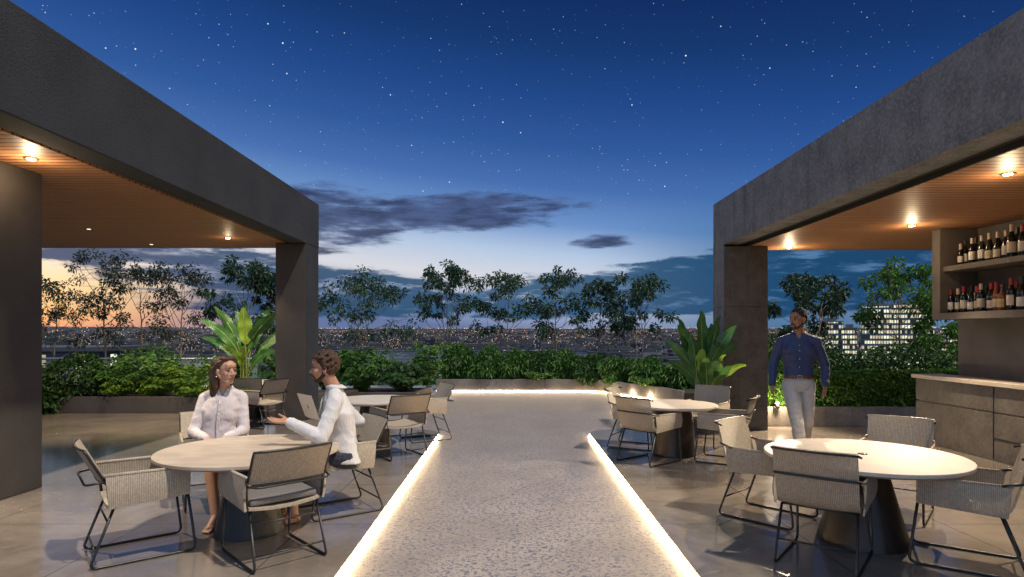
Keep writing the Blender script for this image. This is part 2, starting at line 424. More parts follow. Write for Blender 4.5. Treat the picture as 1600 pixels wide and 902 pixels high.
def cloth_mat(name, c1, stripe=None, axis=0, pitch=0.012, rough=0.75, fold=0.5, fscale=9.0):
    m, n, b, o = new_mat(name)
    tcn = node(n, 'ShaderNodeTexCoord').outputs['Object']
    s = node(n, 'ShaderNodeSeparateXYZ', {0: tcn})
    c = None
    ns = node(n, 'ShaderNodeTexNoise', {'Vector': tcn, 'Scale': 25.0, 'Detail': 3.0}).outputs['Fac']
    c = mix(n, M(n, 'MULTIPLY', ns, 0.25), (*c1, 1), (*[x * 0.75 for x in c1], 1))
    if stripe:
        w = M(n, 'SINE', M(n, 'MULTIPLY', s.outputs[axis], 2 * PI / pitch))
        c = mix(n, M(n, 'MULTIPLY', smooth(n, w, 0.3, 0.8), 0.38), c, (*stripe, 1))
    setin(n, b, 'Base Color', c)
    b.inputs['Roughness'].default_value = rough
    b.inputs['Sheen Weight'].default_value = 0.0 if max(c1) < 0.1 else 0.1
    mp = node(n, 'ShaderNodeMapping', {'Vector': tcn, 'Scale': (1, 1, 0.55)}).outputs[0]
    nf = node(n, 'ShaderNodeTexNoise', {'Vector': mp, 'Scale': fscale, 'Detail': 2.5, 'Distortion': 1.2, 'Roughness': 0.45}).outputs['Fac']
    rd = M(n, 'ABSOLUTE', M(n, 'SUBTRACT', nf, 0.5))
    bump(n, b, rd, fold, 0.08)
    return m


MAT['wood'] = wood_mat()
MAT['deck'] = deck_mat()
MAT['path'] = path_mat()
MAT['woven_y'] = woven_mat('woven_rope_back', 1)
MAT['woven_x'] = woven_mat('woven_rope_arm', 0)
MAT['mesh_y'] = woven_mat('open_rope_back', 1, 0.7)
MAT['mesh_x'] = woven_mat('open_rope_arm', 0, 0.7)
MAT['leaf_dark'] = leaf_mat('dark_leaf', (0.018, 0.058, 0.018), (0.034, 0.095, 0.024), (0.07, 0.14, 0.03))
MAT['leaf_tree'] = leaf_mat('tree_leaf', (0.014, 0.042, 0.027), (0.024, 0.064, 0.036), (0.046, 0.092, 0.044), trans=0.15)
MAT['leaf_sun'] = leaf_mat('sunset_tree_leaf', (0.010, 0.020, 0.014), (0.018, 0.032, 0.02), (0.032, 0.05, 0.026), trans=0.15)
MAT['leaf_lit'] = leaf_mat('fresh_leaf', (0.06, 0.15, 0.015), (0.11, 0.22, 0.022), (0.20, 0.31, 0.04), trans=0.35)
MAT['leaf_mid'] = leaf_mat('mid_leaf', (0.03, 0.095, 0.02), (0.055, 0.145, 0.026), (0.11, 0.21, 0.036))
MAT['leaf_hedge'] = leaf_mat('hedge_leaf', (0.035, 0.115, 0.018), (0.07, 0.175, 0.024), (0.14, 0.25, 0.035))
MAT['blade'] = blade_mat('blade_leaf', (0.026, 0.105, 0.022), (0.048, 0.155, 0.03), (0.15, 0.26, 0.06))
MAT['blade_pale'] = blade_mat('pale_blade_leaf', (0.16, 0.30, 0.03), (0.26, 0.40, 0.045), (0.4, 0.5, 0.12))
MAT['stalk'] = pbr('leaf_stalk', (0.14, 0.2, 0.04), (0.22, 0.26, 0.07), scale=8, rough=0.5)
MAT['skin_w'] = pbr('tan_skin', (0.47, 0.26, 0.17), (0.53, 0.30, 0.20), scale=14, rough=0.48, sss=0.12, bmp=0.04, bscale=300)
MAT['skin_m'] = pbr('brown_skin', (0.36, 0.185, 0.11), (0.42, 0.22, 0.135), scale=14, rough=0.45, sss=0.1, bmp=0.04, bscale=300)
MAT['skin_b'] = pbr('deep_brown_skin', (0.24, 0.115, 0.066), (0.30, 0.15, 0.088), scale=14, rough=0.42, sss=0.08, bmp=0.04, bscale=300)
MAT['hair_long'] = pbr('brown_hair', (0.022, 0.011, 0.006), (0.075, 0.036, 0.018), scale=60, rough=0.42, bmp=0.7, bscale=90, stretch=(1, 1, 0.06), bdist=0.012)
MAT['hair_curly'] = pbr('curly_brown_hair', (0.03, 0.014, 0.008), (0.085, 0.04, 0.02), scale=60, rough=0.7, bmp=1.0, bscale=110, bdist=0.01)
MAT['hair_black'] = pbr('short_black_hair', (0.012, 0.009, 0.007), (0.022, 0.016, 0.012), scale=60, rough=0.8, bmp=1.0, bscale=160, bdist=0.006)
MAT['stubble'] = pbr('short_beard', (0.03, 0.016, 0.010), (0.075, 0.038, 0.023), scale=120, rough=0.85, bmp=0.8, bscale=300, bdist=0.004)
MAT['lip_w'] = pbr('lips_rose', (0.30, 0.09, 0.075), rough=0.4)
MAT['lip_m'] = pbr('lips_brown', (0.2, 0.07, 0.055), rough=0.45)
MAT['eye_white'] = pbr('eye_white', (0.38, 0.34, 0.31), rough=0.35)
MAT['iris'] = pbr('dark_iris', (0.015, 0.008, 0.005), rough=0.1)
MAT['shirt_w'] = cloth_mat('pink_shirt_cloth', (0.60, 0.54, 0.535), (0.44, 0.37, 0.385), 0, 0.014, fold=0.22)
MAT['shirt_m'] = cloth_mat('white_shirt_cloth', (0.58, 0.57, 0.565), (0.40, 0.41, 0.48), 0, 0.016, fold=0.25)
MAT['shirt_b'] = cloth_mat('navy_shirt_cloth', (0.016, 0.032, 0.10), None, rough=0.6, fold=0.25)
MAT['trouser_b'] = cloth_mat('light_grey_trouser_cloth', (0.42, 0.40, 0.375), None, fold=0.3)
MAT['short_m'] = cloth_mat('navy_shorts_cloth', (0.02, 0.026, 0.05), None)
MAT['short_w'] = cloth_mat('pale_shorts_cloth', (0.4, 0.34, 0.32), None)
MAT['belt'] = pbr('brown_leather', (0.07, 0.03, 0.018), (0.1, 0.045, 0.025), scale=20, rough=0.4)
MAT['button'] = pbr('button', (0.5, 0.5, 0.5), rough=0.3)
MAT['shoe'] = pbr('brown_shoe_leather', (0.05, 0.028, 0.018), rough=0.4)
MAT['glass_green'] = pbr('dark_green_glass', (0.006, 0.014, 0.007), rough=0.08, spec=0.7)
MAT['glass_black'] = pbr('near_black_glass', (0.006, 0.006, 0.007), rough=0.08, spec=0.7)
MAT['glass_amber'] = pbr('amber_glass', (0.22, 0.075, 0.012), rough=0.1, spec=0.7)
MAT['paper'] = pbr('cream_paper', (0.62, 0.56, 0.44), (0.5, 0.43, 0.32), scale=30, rough=0.7, lo=0.5, hi=0.65, stretch=(1, 1, 2.5))
MAT['paper_white'] = pbr('white_paper', (0.72, 0.7, 0.66), (0.58, 0.55, 0.5), scale=30, rough=0.7, lo=0.55, hi=0.7, stretch=(1, 1, 2.5))
MAT['paper_gold'] = pbr('gold_paper', (0.55, 0.36, 0.10), (0.65, 0.5, 0.25), scale=30, rough=0.5, stretch=(1, 1, 2.5))
MAT['cap_red'] = pbr('red_capsule', (0.30, 0.02, 0.018), rough=0.35)
MAT['cap_black'] = pbr('black_capsule', (0.012, 0.012, 0.014), rough=0.35)
MAT['cap_cream'] = pbr('cream_capsule', (0.55, 0.42, 0.33), rough=0.4)
MAT['cap_navy'] = pbr('navy_capsule', (0.02, 0.03, 0.09), rough=0.35)


# ------------------------------------------------------------------ object helpers
def link(o, parent=None):
    COL.objects.link(o)
    if parent is not None:
        o.parent = parent
    return o


def tag(o, label=None, cat=None, group=None, kind=None):
    if label:
        o['label'] = label
    if cat:
        o['category'] = cat
    if group:
        o['group'] = group
    if kind:
        o['kind'] = kind
    return o


def thing(name, label, cat, loc=(0, 0, 0), rotz=0.0, group=None, scale=1.0):
    o = bpy.data.objects.new(name, None)
    o.empty_display_size = 0.1
    o.location = loc
    o.rotation_euler = (0, 0, rotz)
    o.scale = (scale,) * 3
    COL.objects.link(o)
    return tag(o, label, cat, group)


def copy_tree(o, parent=None):
    c = o.copy()
    COL.objects.link(c)
    if parent is not None:
        c.parent = parent
    for ch in list(o.children):
        copy_tree(ch, c)
    return c


class MB:
    def __init__(self):
        self.v, self.f, self.mi, self.cur = [], [], [], 0

    def add(self, vs, fs):
        b = len(self.v)
        self.v += [tuple(p) for p in vs]
        for f in fs:
            self.f.append(tuple(b + i for i in f))
            self.mi.append(self.cur)
        return self

    def box(self, x0, x1, y0, y1, z0, z1):
        vs = [(x0, y0, z0), (x1, y0, z0), (x1, y1, z0), (x0, y1, z0), (x0, y0, z1), (x1, y0, z1), (x1, y1, z1), (x0, y1, z1)]
        return self.add(vs, [(0, 3, 2, 1), (4, 5, 6, 7), (0, 1, 5, 4), (1, 2, 6, 5), (2, 3, 7, 6), (3, 0, 4, 7)])

    def tube(self, pts, r, n=8, closed=False, caps=True):
        pts = [Vector(p) for p in pts]
        k = len(pts)
        rad = r if isinstance(r, (list, tuple)) else [r] * k
        vs, fs = [], []
        prev = None
        for i, p in enumerate(pts):
            if closed:
                tg = (pts[(i + 1) % k] - pts[i - 1])
            else:
                tg = pts[min(i + 1, k - 1)] - pts[max(i - 1, 0)]
            if tg.length < 1e-9:
                tg = Vector((0, 0, 1))
            tg.normalize()
            if prev is None:
                a = Vector((0, 0, 1)) if abs(tg.z) < 0.9 else Vector((1, 0, 0))
                u = tg.cross(a).normalized()
            else:
                u = (prev - tg * prev.dot(tg))
                u = u.normalized() if u.length > 1e-6 else tg.orthogonal().normalized()
            prev = u
            w = tg.cross(u)
            for j in range(n):
                an = 2 * PI * j / n
                vs.append(p + (u * math.cos(an) + w * math.sin(an)) * rad[i])
        for i in range(k if closed else k - 1):
            for j in range(n):
                a, b2 = i * n + j, i * n + (j + 1) % n
                c, d = ((i + 1) % k) * n + (j + 1) % n, ((i + 1) % k) * n + j
                fs.append((a, b2, c, d))
        if caps and not closed:
            fs.append(tuple(range(n - 1, -1, -1)))
            fs.append(tuple(range((k - 1) * n, k * n)))
        return self.add(vs, fs)

    def lathe(self, prof, n=24, cx=0.0, cy=0.0, flute=0.0):
        vs, fs = [], []
        for (r, z) in prof:
            for j in range(n):
                rr = r * (1 + (flute if j % 2 else -flute))
                vs.append((cx + rr * math.cos(2 * PI * j / n), cy + rr * math.sin(2 * PI * j / n), z))
        k = len(prof)
        for i in range(k - 1):
            for j in range(n):
                fs.append((i * n + j, i * n + (j + 1) % n, (i + 1) * n + (j + 1) % n, (i + 1) * n + j))
        fs.append(tuple(range(n - 1, -1, -1)))
        fs.append(tuple(range((k - 1) * n, k * n)))
        return self.add(vs, fs)

    def prism(self, poly, z0, z1):
        n = len(poly)
        vs = [(x, y, z0) for x, y in poly] + [(x, y, z1) for x, y in poly]
        fs = [tuple(range(n - 1, -1, -1)), tuple(range(n, 2 * n))]
        for i in range(n):
            j = (i + 1) % n
            fs.append((i, j, n + j, n + i))
        return self.add(vs, fs)

    def sheet(self, fn, nu, nv, th):
        P = [[Vector(fn(i / nu, j / nv)) for j in range(nv + 1)] for i in range(nu + 1)]
        vs, bt = [], []
        for i in range(nu + 1):
            for j in range(nv + 1):
                du = P[min(i + 1, nu)][j] - P[max(i - 1, 0)][j]
                dv = P[i][min(j + 1, nv)] - P[i][max(j - 1, 0)]
                nm = du.cross(dv).normalized()
                vs.append(P[i][j] + nm * th / 2)
                bt.append(P[i][j] - nm * th / 2)
        off = len(vs)
        w = nv + 1
        fs = []
        for i in range(nu):
            for j in range(nv):
                a, b, c, d = i * w + j, (i + 1) * w + j, (i + 1) * w + j + 1, i * w + j + 1
                fs.append((a, b, c, d))
                fs.append((off + d, off + c, off + b, off + a))
        edge = [(i * w) for i in range(nu + 1)] + [nu * w + j for j in range(1, nv + 1)] + [i * w + nv for i in range(nu - 1, -1, -1)] + [j for j in range(nv - 1, 0, -1)]
        for a, b in zip(edge, edge[1:] + edge[:1]):
            fs.append((b, a, off + a, off + b))
        return self.add(vs + bt, fs)

    def build(self, name, mats, parent=None, smooth_=False, bevel=0.0, loc=None, segs=2, auto=None):
        me = bpy.data.meshes.new(name)
        me.from_pydata(self.v, [], self.f)
        if not isinstance(mats, (list, tuple)):
            mats = [mats]
        for m in mats:
            me.materials.append(m)
        if len(mats) > 1:
            me.polygons.foreach_set('material_index', self.mi)
        if smooth_:
            me.polygons.foreach_set('use_smooth', [True] * len(me.polygons))
        me.update()
        o = bpy.data.objects.new(name, me)
        if loc is not None:
            o.location = loc
        link(o, parent)
        if bevel:
            b = o.modifiers.new('bevel', 'BEVEL')
            b.width = bevel
            b.segments = segs
            b.limit_method = 'ANGLE'
            b.angle_limit = R(40)
        if auto:
            try:
                me.set_sharp_from_angle(angle=R(auto))
            except Exception:
                pass
        return o


def fillet(pts, r, n=5, closed=False):
    pts = [Vector(p) for p in pts]
    out = []
    k = len(pts)
    for i, p in enumerate(pts):
        if not closed and i in (0, k - 1):
            out.append(p)
            continue
        a, b = pts[i - 1], pts[(i + 1) % k]
        da, db = (a - p), (b - p)
        q = min(r, da.length * 0.45, db.length * 0.45)
        s, e = p + da.normalized() * q, p + db.normalized() * q
        for j in range(n + 1):
            t_ = j / n
            out.append(s * (1 - t_) ** 2 + p * 2 * t_ * (1 - t_) + e * t_ ** 2)
    return out


# ------------------------------------------------------------------ setting: terrain, city plain, floor
def terrain_z(d):
    d = np.asarray(d, dtype=float)
    z = -46 + 70 * np.clip((d - 1500) / 5200, 0, 1) ** 1.15
    return z


def build_terrain():
    rs = [8, 30, 60, 120, 250, 500, 900, 1400, 2000, 2800, 3700, 4700, 5800, 6700, 7600, 8600, 10000, 14000]
    na = 180
    vs, fs = [], []
    for i, r in enumerate(rs):
        for j in range(na):
            a = 2 * PI * j / na
            x, y = r * math.sin(a), r * math.cos(a)
            z = float(terrain_z(r))
            if r > 6000:
                h = mnoise.noise(Vector((x / 2600, y / 2600, 1.3))) * 0.5 + 0.5
                h2 = mnoise.noise(Vector((x / 900, y / 900, 4.3)))
                z = 24 + (h * 55 + h2 * 14 + 10) * min(1, (r - 6000) / 2200)
            vs.append((x, y, z))
    for i in range(len(rs) - 1):
        for j in range(na):
            fs.append((i * na + j, i * na + (j + 1) % na, (i + 1) * na + (j + 1) % na, (i + 1) * na + j))
    fs.append(tuple(range(na - 1, -1, -1)))
    m = MB().add(vs, fs)
    mt = pbr('dark_valley_ground', (0.010, 0.016, 0.023), (0.03, 0.038, 0.048), scale=0.004, rough=1.0, detail=8)
    tag(m.build('terrain', mt), kind='structure')


build_terrain()

# terrace floor (lower level) and the two raised decks
tag(MB().prism([(-13, -5), (13, -5), (13, 13.5), (9.5, 19.6), (-8, 19.6), (-13, 15)], -0.55, -0.06).build('path', MAT['path']), kind='structure')
tag(MB().prism([(-12.9, -4.9), (12.9, -4.9), (12.9, 13.4), (9.4, 19.5), (-8, 19.5), (-12.9, 14.9)], -46, -0.56).build('podium', MAT['render_dark']), kind='structure')


def arc(cx, cy, r, a0, a1, n=7):
    return [(cx + r * math.cos(R(a0 + (a1 - a0) * i / n)), cy + r * math.sin(R(a0 + (a1 - a0) * i / n))) for i in range(n + 1)]


LX, RX = -1.18, 1.25
left_edge = [(LX, -4.5)] + arc(LX - 0.45, 9.85, 0.45, 0, 80) + [(-2.6, 10.75), (-3.6, 12.2), (-4.3, 14.6)]
right_edge = [(RX, -4.5)] + [(x, y) for x, y in arc(RX + 0.45, 9.85, 0.45, 180, 100)] + [(2.5, 10.6), (3.2, 11.5), (3.6, 13.6)]
tag(MB().prism(left_edge + [(-12.8, 14.6), (-12.8, -4.5)], -0.058, 0.0).build('floor_left', MAT['deck']), kind='structure')
tag(MB().prism(list(reversed(right_edge)) + [(12.8, -4.5), (12.8, 13.6)][::1], -0.058, 0.0).build('floor_right', MAT['deck']), kind='structure')


def led(name, pts, label, side, ht=0.018):
    m = MB()
    for (a, b) in zip(pts, pts[1:]):
        a, b = Vector((*a, 0)), Vector((*b, 0))
        nrm = Vector((-(b - a).y, (b - a).x, 0)).normalized() * side
        p = [a + nrm * 0.002, b + nrm * 0.002, b + nrm * 0.014, a + nrm * 0.014]
        m.add([(*q.xy, -0.052) for q in p] + [(*q.xy, -0.052 + ht) for q in p],
              [(3, 2, 1, 0), (4, 5, 6, 7), (0, 1, 5, 4), (1, 2, 6, 5), (2, 3, 7, 6), (3, 0, 4, 7)])
    o = m.build(name, MAT['led'])
    return tag(o, label, 'light strip', 'warm light strips along the floor edges')


led('light_strip', left_edge[:10], 'glowing warm light strip along the left edge of the speckled path', -1)
led('light_strip', right_edge[:10], 'glowing warm light strip along the right edge of the speckled path', 1)


# ------------------------------------------------------------------ left pavilion
def left_pavilion():
    t_ = thing('pavilion', 'dark charcoal pavilion on the left with wood slat ceiling and sunset behind', 'pavilion')
    MB().box(-4.12, -3.8, -3.0, 12.1, 3.272, 4.14).build('fascia', MAT['render_dark'], t_, bevel=0.012)
    MB().box(-12.5, -4.125, -3.0, 12.09, 3.36, 4.05).build('roof', MAT['render_dark'], t_)
    MB().box(-12.4, -4.19, -2.9, 12.06, 3.28, 3.355).build('ceiling', MAT['wood'], t_)
    MB().box(-4.187, -4.123, -2.9, 12.06, 3.34, 3.357).build('shadow_gap', MAT['dark'], t_)
    MB().box(-4.37, -3.803, 11.35, 12.06, 0.0, 3.271).build('column', MAT['col_l'], t_, bevel=0.01)
    MB().box(-3.802, -3.799, 11.35, 12.06, 0.0, 3.27).build('column_cladding', MAT['render_dark'], t_)
    MB().box(-5.75, -4.93, 5.2, 6.45, 0.0, 3.278).build('column', MAT['col_l'], t_, bevel=0.01)
    MB().box(-12.3, -11.6, 11.2, 12.0, 0.0, 3.278).build('column', MAT['col_l'], t_, bevel=0.01)


left_pavilion()


def right_pavilion():
    t_ = thing('pavilion', 'weathered grey concrete pavilion on the right with wood slat ceiling over a bar', 'pavilion')
    MB().box(3.52, 3.82, -3.0, 8.295, 3.09, 3.86).build('fascia', MAT['concrete_r'], t_, bevel=0.008)
    MB().box(3.52, 3.82, 8.303, 10.75, 3.09, 3.86).build('fascia', MAT['concrete_r'], t_, bevel=0.008)
    MB().box(3.825, 9.0, -3.0, 10.74, 3.13, 3.78).build('roof', MAT['concrete_r'], t_)
    MB().box(3.93, 9.0, -2.9, 10.72, 3.06, 3.125).build('ceiling', MAT['wood'], t_)
    MB().box(3.822, 3.928, -2.9, 10.72, 3.10, 3.127).build('shadow_gap', MAT['dark'], t_)
    MB().box(3.905, 3.929, -2.9, 10.72, 3.048, 3.098).build('edge_trim', MAT['dark'], t_)
    c = MB().box(3.523, 4.25, 10.2, 10.7, 0.0, 1.02).box(3.523, 4.25, 10.2, 10.7, 1.026, 2.05).box(3.523, 4.25, 10.2, 10.7, 2.056, 3.058)
    c.box(3.53, 4.243, 10.207, 10.693, 1.0, 2.1)
    c.build('column', MAT['col_r'], t_, bevel=0.006)
    MB().box(3.518, 3.5225, 10.2, 10.745, 0.0, 1.02).box(3.518, 3.5225, 10.2, 10.745, 1.026, 2.05).box(3.518, 3.5225, 10.2, 10.745, 2.056, 3.088).build('column_cladding', MAT['concrete_r'], t_)
    MB().box(6.5, 6.8, -2.9, 8.95, 0.0, 3.058).build('wall', MAT['wall_r'], t_)


right_pavilion()


def bar():
    t_ = thing('bar_counter', 'taupe concrete bar counter with pale stone top below the bottle shelves', 'bar counter')
    y1, y0 = 9.25, 2.2
    MB().box(6.08, 6.49, y0, y1, 0.0, 0.60).box(6.08, 6.49, y0, y1, 0.62, 0.94).box(6.10, 6.48, y0 + .02, y1 - .02, 0.55, 0.65).build('body', MAT['counter'], t_, bevel=0.004)
    MB().box(6.03, 6.498, y0 - 0.03, y1 + 0.03, 0.943, 1.0).build('worktop', MAT['counter_top'], t_, bevel=0.006)
    m = MB()
    for y in (7.75,):
        m.box(6.074, 6.0795, y, y + 0.012, 0.03, 0.93)
    m.box(6.074, 6.0795, 7.0, 7.75, 0.28, 0.295)
    m.build('panel_joint', MAT['dark'], t_)
    s = thing('bottle_shelf', 'wall mounted taupe shelf unit holding two rows of bottles above the bar', 'shelf unit', (0, 0, 0))
    MB().box(5.92, 6.495, 8.5, 8.66, 1.8, 3.055).build('end_panel', MAT['shelf'], s, bevel=0.004)
    MB().box(5.92, 6.44, 3.0, 8.497, 1.8, 1.89).build('shelf', MAT['shelf'], s, bevel=0.004)
    MB().box(5.96, 6.44, 3.0, 8.497, 2.46, 2.53).build('shelf', MAT['shelf'], s, bevel=0.004)
    MB().box(6.443, 6.497, 3.0, 8.497, 1.8, 3.055).build('back_panel', MAT['wall_r'], s)


bar()


# ------------------------------------------------------------------ downlights
def downlight(loc, label, power, size=1.0, lens='lens', spot=110, aim=None, glow=0.018):
    t_ = thing('downlight', label, 'downlight', loc, 0, 'recessed ceiling downlights')
    MB().lathe([(0.062 * size, -0.006), (0.062 * size, 0.0), (0.04 * size, 0.0), (0.04 * size, -0.006)], 20).build('trim_ring', MAT['trim'], t_, True)
    MB().lathe([(0.038 * size, -0.0055), (0.034 * size, -0.011), (0.012 * size, -0.014)], 16).build('lens', MAT[lens], t_, True)
    if power:
        l = bpy.data.lights.new('downlight_beam', 'SPOT')
        l.energy = power
        l.color = (1.0, 0.80, 0.55)
        l.spot_size = R(spot)
        l.spot_blend = 0.55
        l.shadow_soft_size = 0.025
        o = bpy.data.objects.new('downlight_beam', l)
        o.location = (0, 0, -0.05)
        if aim:
            d = Vector(aim) - (Vector(loc) + Vector((0, 0, -0.05)))
            o.rotation_euler = d.to_track_quat('-Z', 'Y').to_euler()
        link(o, t_)
        g = bpy.data.lights.new('downlight_glow', 'POINT')
        g.energy = power * glow
        g.color = (1.0, 0.74, 0.45)
        g.shadow_soft_size = 0.03
        o = bpy.data.objects.new('downlight_glow', g)
        o.location = (0, 0, -0.16)
        link(o, t_)
    return t_


downlight((-4.58, 5.85, 3.278), 'bright downlight in the left wood ceiling beside the near column', 360, 1.0, 'lens', 84, (-3.6, 4.4, 0), 0.03)
downlight((-4.97, 10.75, 3.278), 'bright downlight in the left wood ceiling near the far column', 120, spot=95)
downlight((-6.75, 9.8, 3.278), 'small faint downlight in the left wood ceiling, left of the two faint ones', 330, 0.8, 'lens_dim', 110, (-7.2, 11.6, 0), 0)
downlight((-6.75, 11.5, 3.278), 'small faint downlight near the back edge of the left wood ceiling', 260, 0.8, 'lens_dim', 110, (-6.6, 12.2, 0), 0)
downlight((4.49, 5.56, 3.058), 'bright downlight in the right wood ceiling nearest the camera, before the bottles', 470, spot=104, aim=(3.2, 4.8, 0))
downlight((5.36, 8.24, 3.058), 'bright downlight in the middle of the right wood ceiling, left of the shelf unit', 520, spot=96, aim=(4.3, 7.4, 0))
downlight((4.69, 10.4, 3.058), 'bright downlight in the right wood ceiling beside the concrete column', 900, spot=100, aim=(3.3, 9.6, 0.7))


# ------------------------------------------------------------------ planters and the strip light at the back
def wall_run(m, pts, th, z0, z1):
    """a wall of given thickness behind the polyline (to the left of its direction)"""
    P = [Vector((*p, 0)) for p in pts]
    off = []
    for i, p in enumerate(P):
        a = (P[i] - P[i - 1]).normalized() if i else (P[1] - P[0]).normalized()
        b = (P[i + 1] - P[i]).normalized() if i < len(P) - 1 else a
        tg = (a + b).normalized()
        nm = Vector((-tg.y, tg.x, 0))
        off.append(p + nm * th / max(0.4, nm.dot(Vector((-b.y, b.x, 0)))))
    m.prism([(p.x, p.y) for p in P] + [(p.x, p.y) for p in reversed(off)], z0, z1)


def planter(label, pts, soil_poly, mat, z0, z1, joints=()):
    t_ = thing('planter', label, 'planter')
    m = MB()
    wall_run(m, pts, 0.09, z0, z1)
    m.build('planter_wall', mat, t_, bevel=0.008)
    MB().prism(soil_poly, z0, z1 - 0.05).build('soil', MAT['soil'], t_)
    return t_


back_pts = [(-2.16, 17.5), (2.1, 17.5), (2.55, 17.25), (3.55, 15.2), (3.86, 14.0)]
planter('long taupe planter at the end of the path with a light strip along its foot', back_pts,
        [(-2.1, 17.58), (2.1, 17.58), (2.6, 17.3), (3.63, 15.25), (3.94, 14.0), (5.5, 14.0), (5.5, 18.9), (-2.1, 18.9)], MAT['planter'], -0.06, 0.29)
led('light_strip', back_pts, 'glowing warm light strip along the foot of the long planter', -1, 0.014)
planter('low concrete planter behind the standing man, under the clipped hedge', [(4.25, 10.62), (5.6, 10.62), (7.4, 10.62), (9.0, 10.62)],
        [(4.26, 10.70), (9.0, 10.70), (9.0, 13.3), (4.26, 13.3)], MAT['planter'], 0.0, 0.335)
planter('dark low planter on the left, full of bright green shrubs', [(-10.5, 13.2), (-9.15, 12.35), (-6.2, 12.35), (-5.75, 12.9), (-3.6, 13.1)],
        [(-10.4, 13.25), (-9.1, 12.43), (-6.25, 12.43), (-5.8, 12.98), (-3.6, 13.18), (-3.6, 14.4), (-10.4, 14.4)], MAT['planter_dark'], 0.0, 0.33)
planter('dark planter trough behind the two seated people, left of the long planter', [(-5.2, 15.4), (-2.4, 15.4), (-2.25, 17.3)],
        [(-5.2, 15.48), (-2.48, 15.48), (-2.33, 17.3), (-5.2, 17.3)], MAT['planter_dark'], -0.06, 0.12)

pl = thing('planter_spotlight', 'small glowing spotlight on the planter edge beside the concrete column', 'spotlight', (4.56, 10.56, 0.35))
MB().lathe([(0.035, -0.03), (0.035, 0.02), (0.02, 0.05)], 16).build('housing', MAT['black_metal'], pl, True)
MB().lathe([(0.028, 0.051), (0.022, 0.07), (0.006, 0.078)], 14).build('lens', MAT['lens'], pl, True)
pd = bpy.data.lights.new('spotlight_glow', 'POINT')
pd.energy = 30
pd.color = (1, 0.78, 0.5)
pd.shadow_soft_size = 0.03
po = bpy.data.objects.new('spotlight_glow', pd)
po.location = (0, -0.08, 0.08)
link(po, pl)
for k, (px, py, w) in enumerate([(2.75, 16.72, 'left'), (3.1, 16.0, 'middle'), (3.42, 15.35, 'right')]):
    q = thing('floor_light', 'tiny glowing floor light at the foot of the long planter, %s of three' % w, 'floor light', (px, py, -0.06), 0, 'floor lights at the foot of the planter')
    MB().lathe([(0.03, 0.0), (0.03, 0.03)], 14).build('housing', MAT['black_metal'], q, True)
    MB().lathe([(0.024, 0.031), (0.018, 0.042), (0.004, 0.046)], 12).build('lens', MAT['lens'], q, True)
    fd = bpy.data.lights.new('floor_light_glow', 'POINT')
    fd.energy = 7
    fd.color = (1, 0.78, 0.5)
    fd.shadow_soft_size = 0.03
    fo = bpy.data.objects.new('floor_light_glow', fd)
    fo.location = (0, 0, 0.09)
    link(fo, q)


def balustrade(label, pts, z0, zt):
    t_ = thing('balustrade', label, 'railing')
    P = [Vector((*p, 0)) for p in pts]
    MB().tube([(p.x, p.y, zt) for p in P], 0.03, 8).build('handrail', MAT['rail'], t_, True)
    gm, gn, gb, go = new_mat('balustrade_glass')
    gb.inputs['Base Color'].default_value = (0.55, 0.7, 0.75, 1)
    gb.inputs['Roughness'].default_value = 0.04
    gb.inputs['Alpha'].default_value = 0.16
    g = MB()
    for a, b in zip(P, P[1:]):
        n = max(1, round((b - a).length / 1.6))
        for i in range(n):
            p, q = a + (b - a) * ((i + 0.02) / n), a + (b - a) * ((i + 0.98) / n)
            nm = Vector((-(b - a).y, (b - a).x, 0)).normalized() * 0.006
            g.prism([(p.x, p.y), (q.x, q.y), ((q + nm).x, (q + nm).y), ((p + nm).x, (p + nm).y)], z0, zt - 0.035)
            MB().box(p.x - 0.012, p.x + 0.012, p.y - 0.02, p.y + 0.02, z0, zt - 0.02).build('post', MAT['rail'], t_)
    g.build('glass_panel', gm, t_)
    MB().tube([(p.x, p.y, z0 + 0.04) for p in P], 0.028, 6).build('lower_rail', MAT['rail'], t_, True)


balustrade('glass balustrade with pale handrail behind the left planter', [(-12.2, 14.55), (-6.0, 14.55)], 0.3, 1.0)
balustrade('glass balustrade with pale handrail seen between the seated man and the long planter', [(-5.9, 19.2), (2.4, 19.3)], 0.42, 1.05)


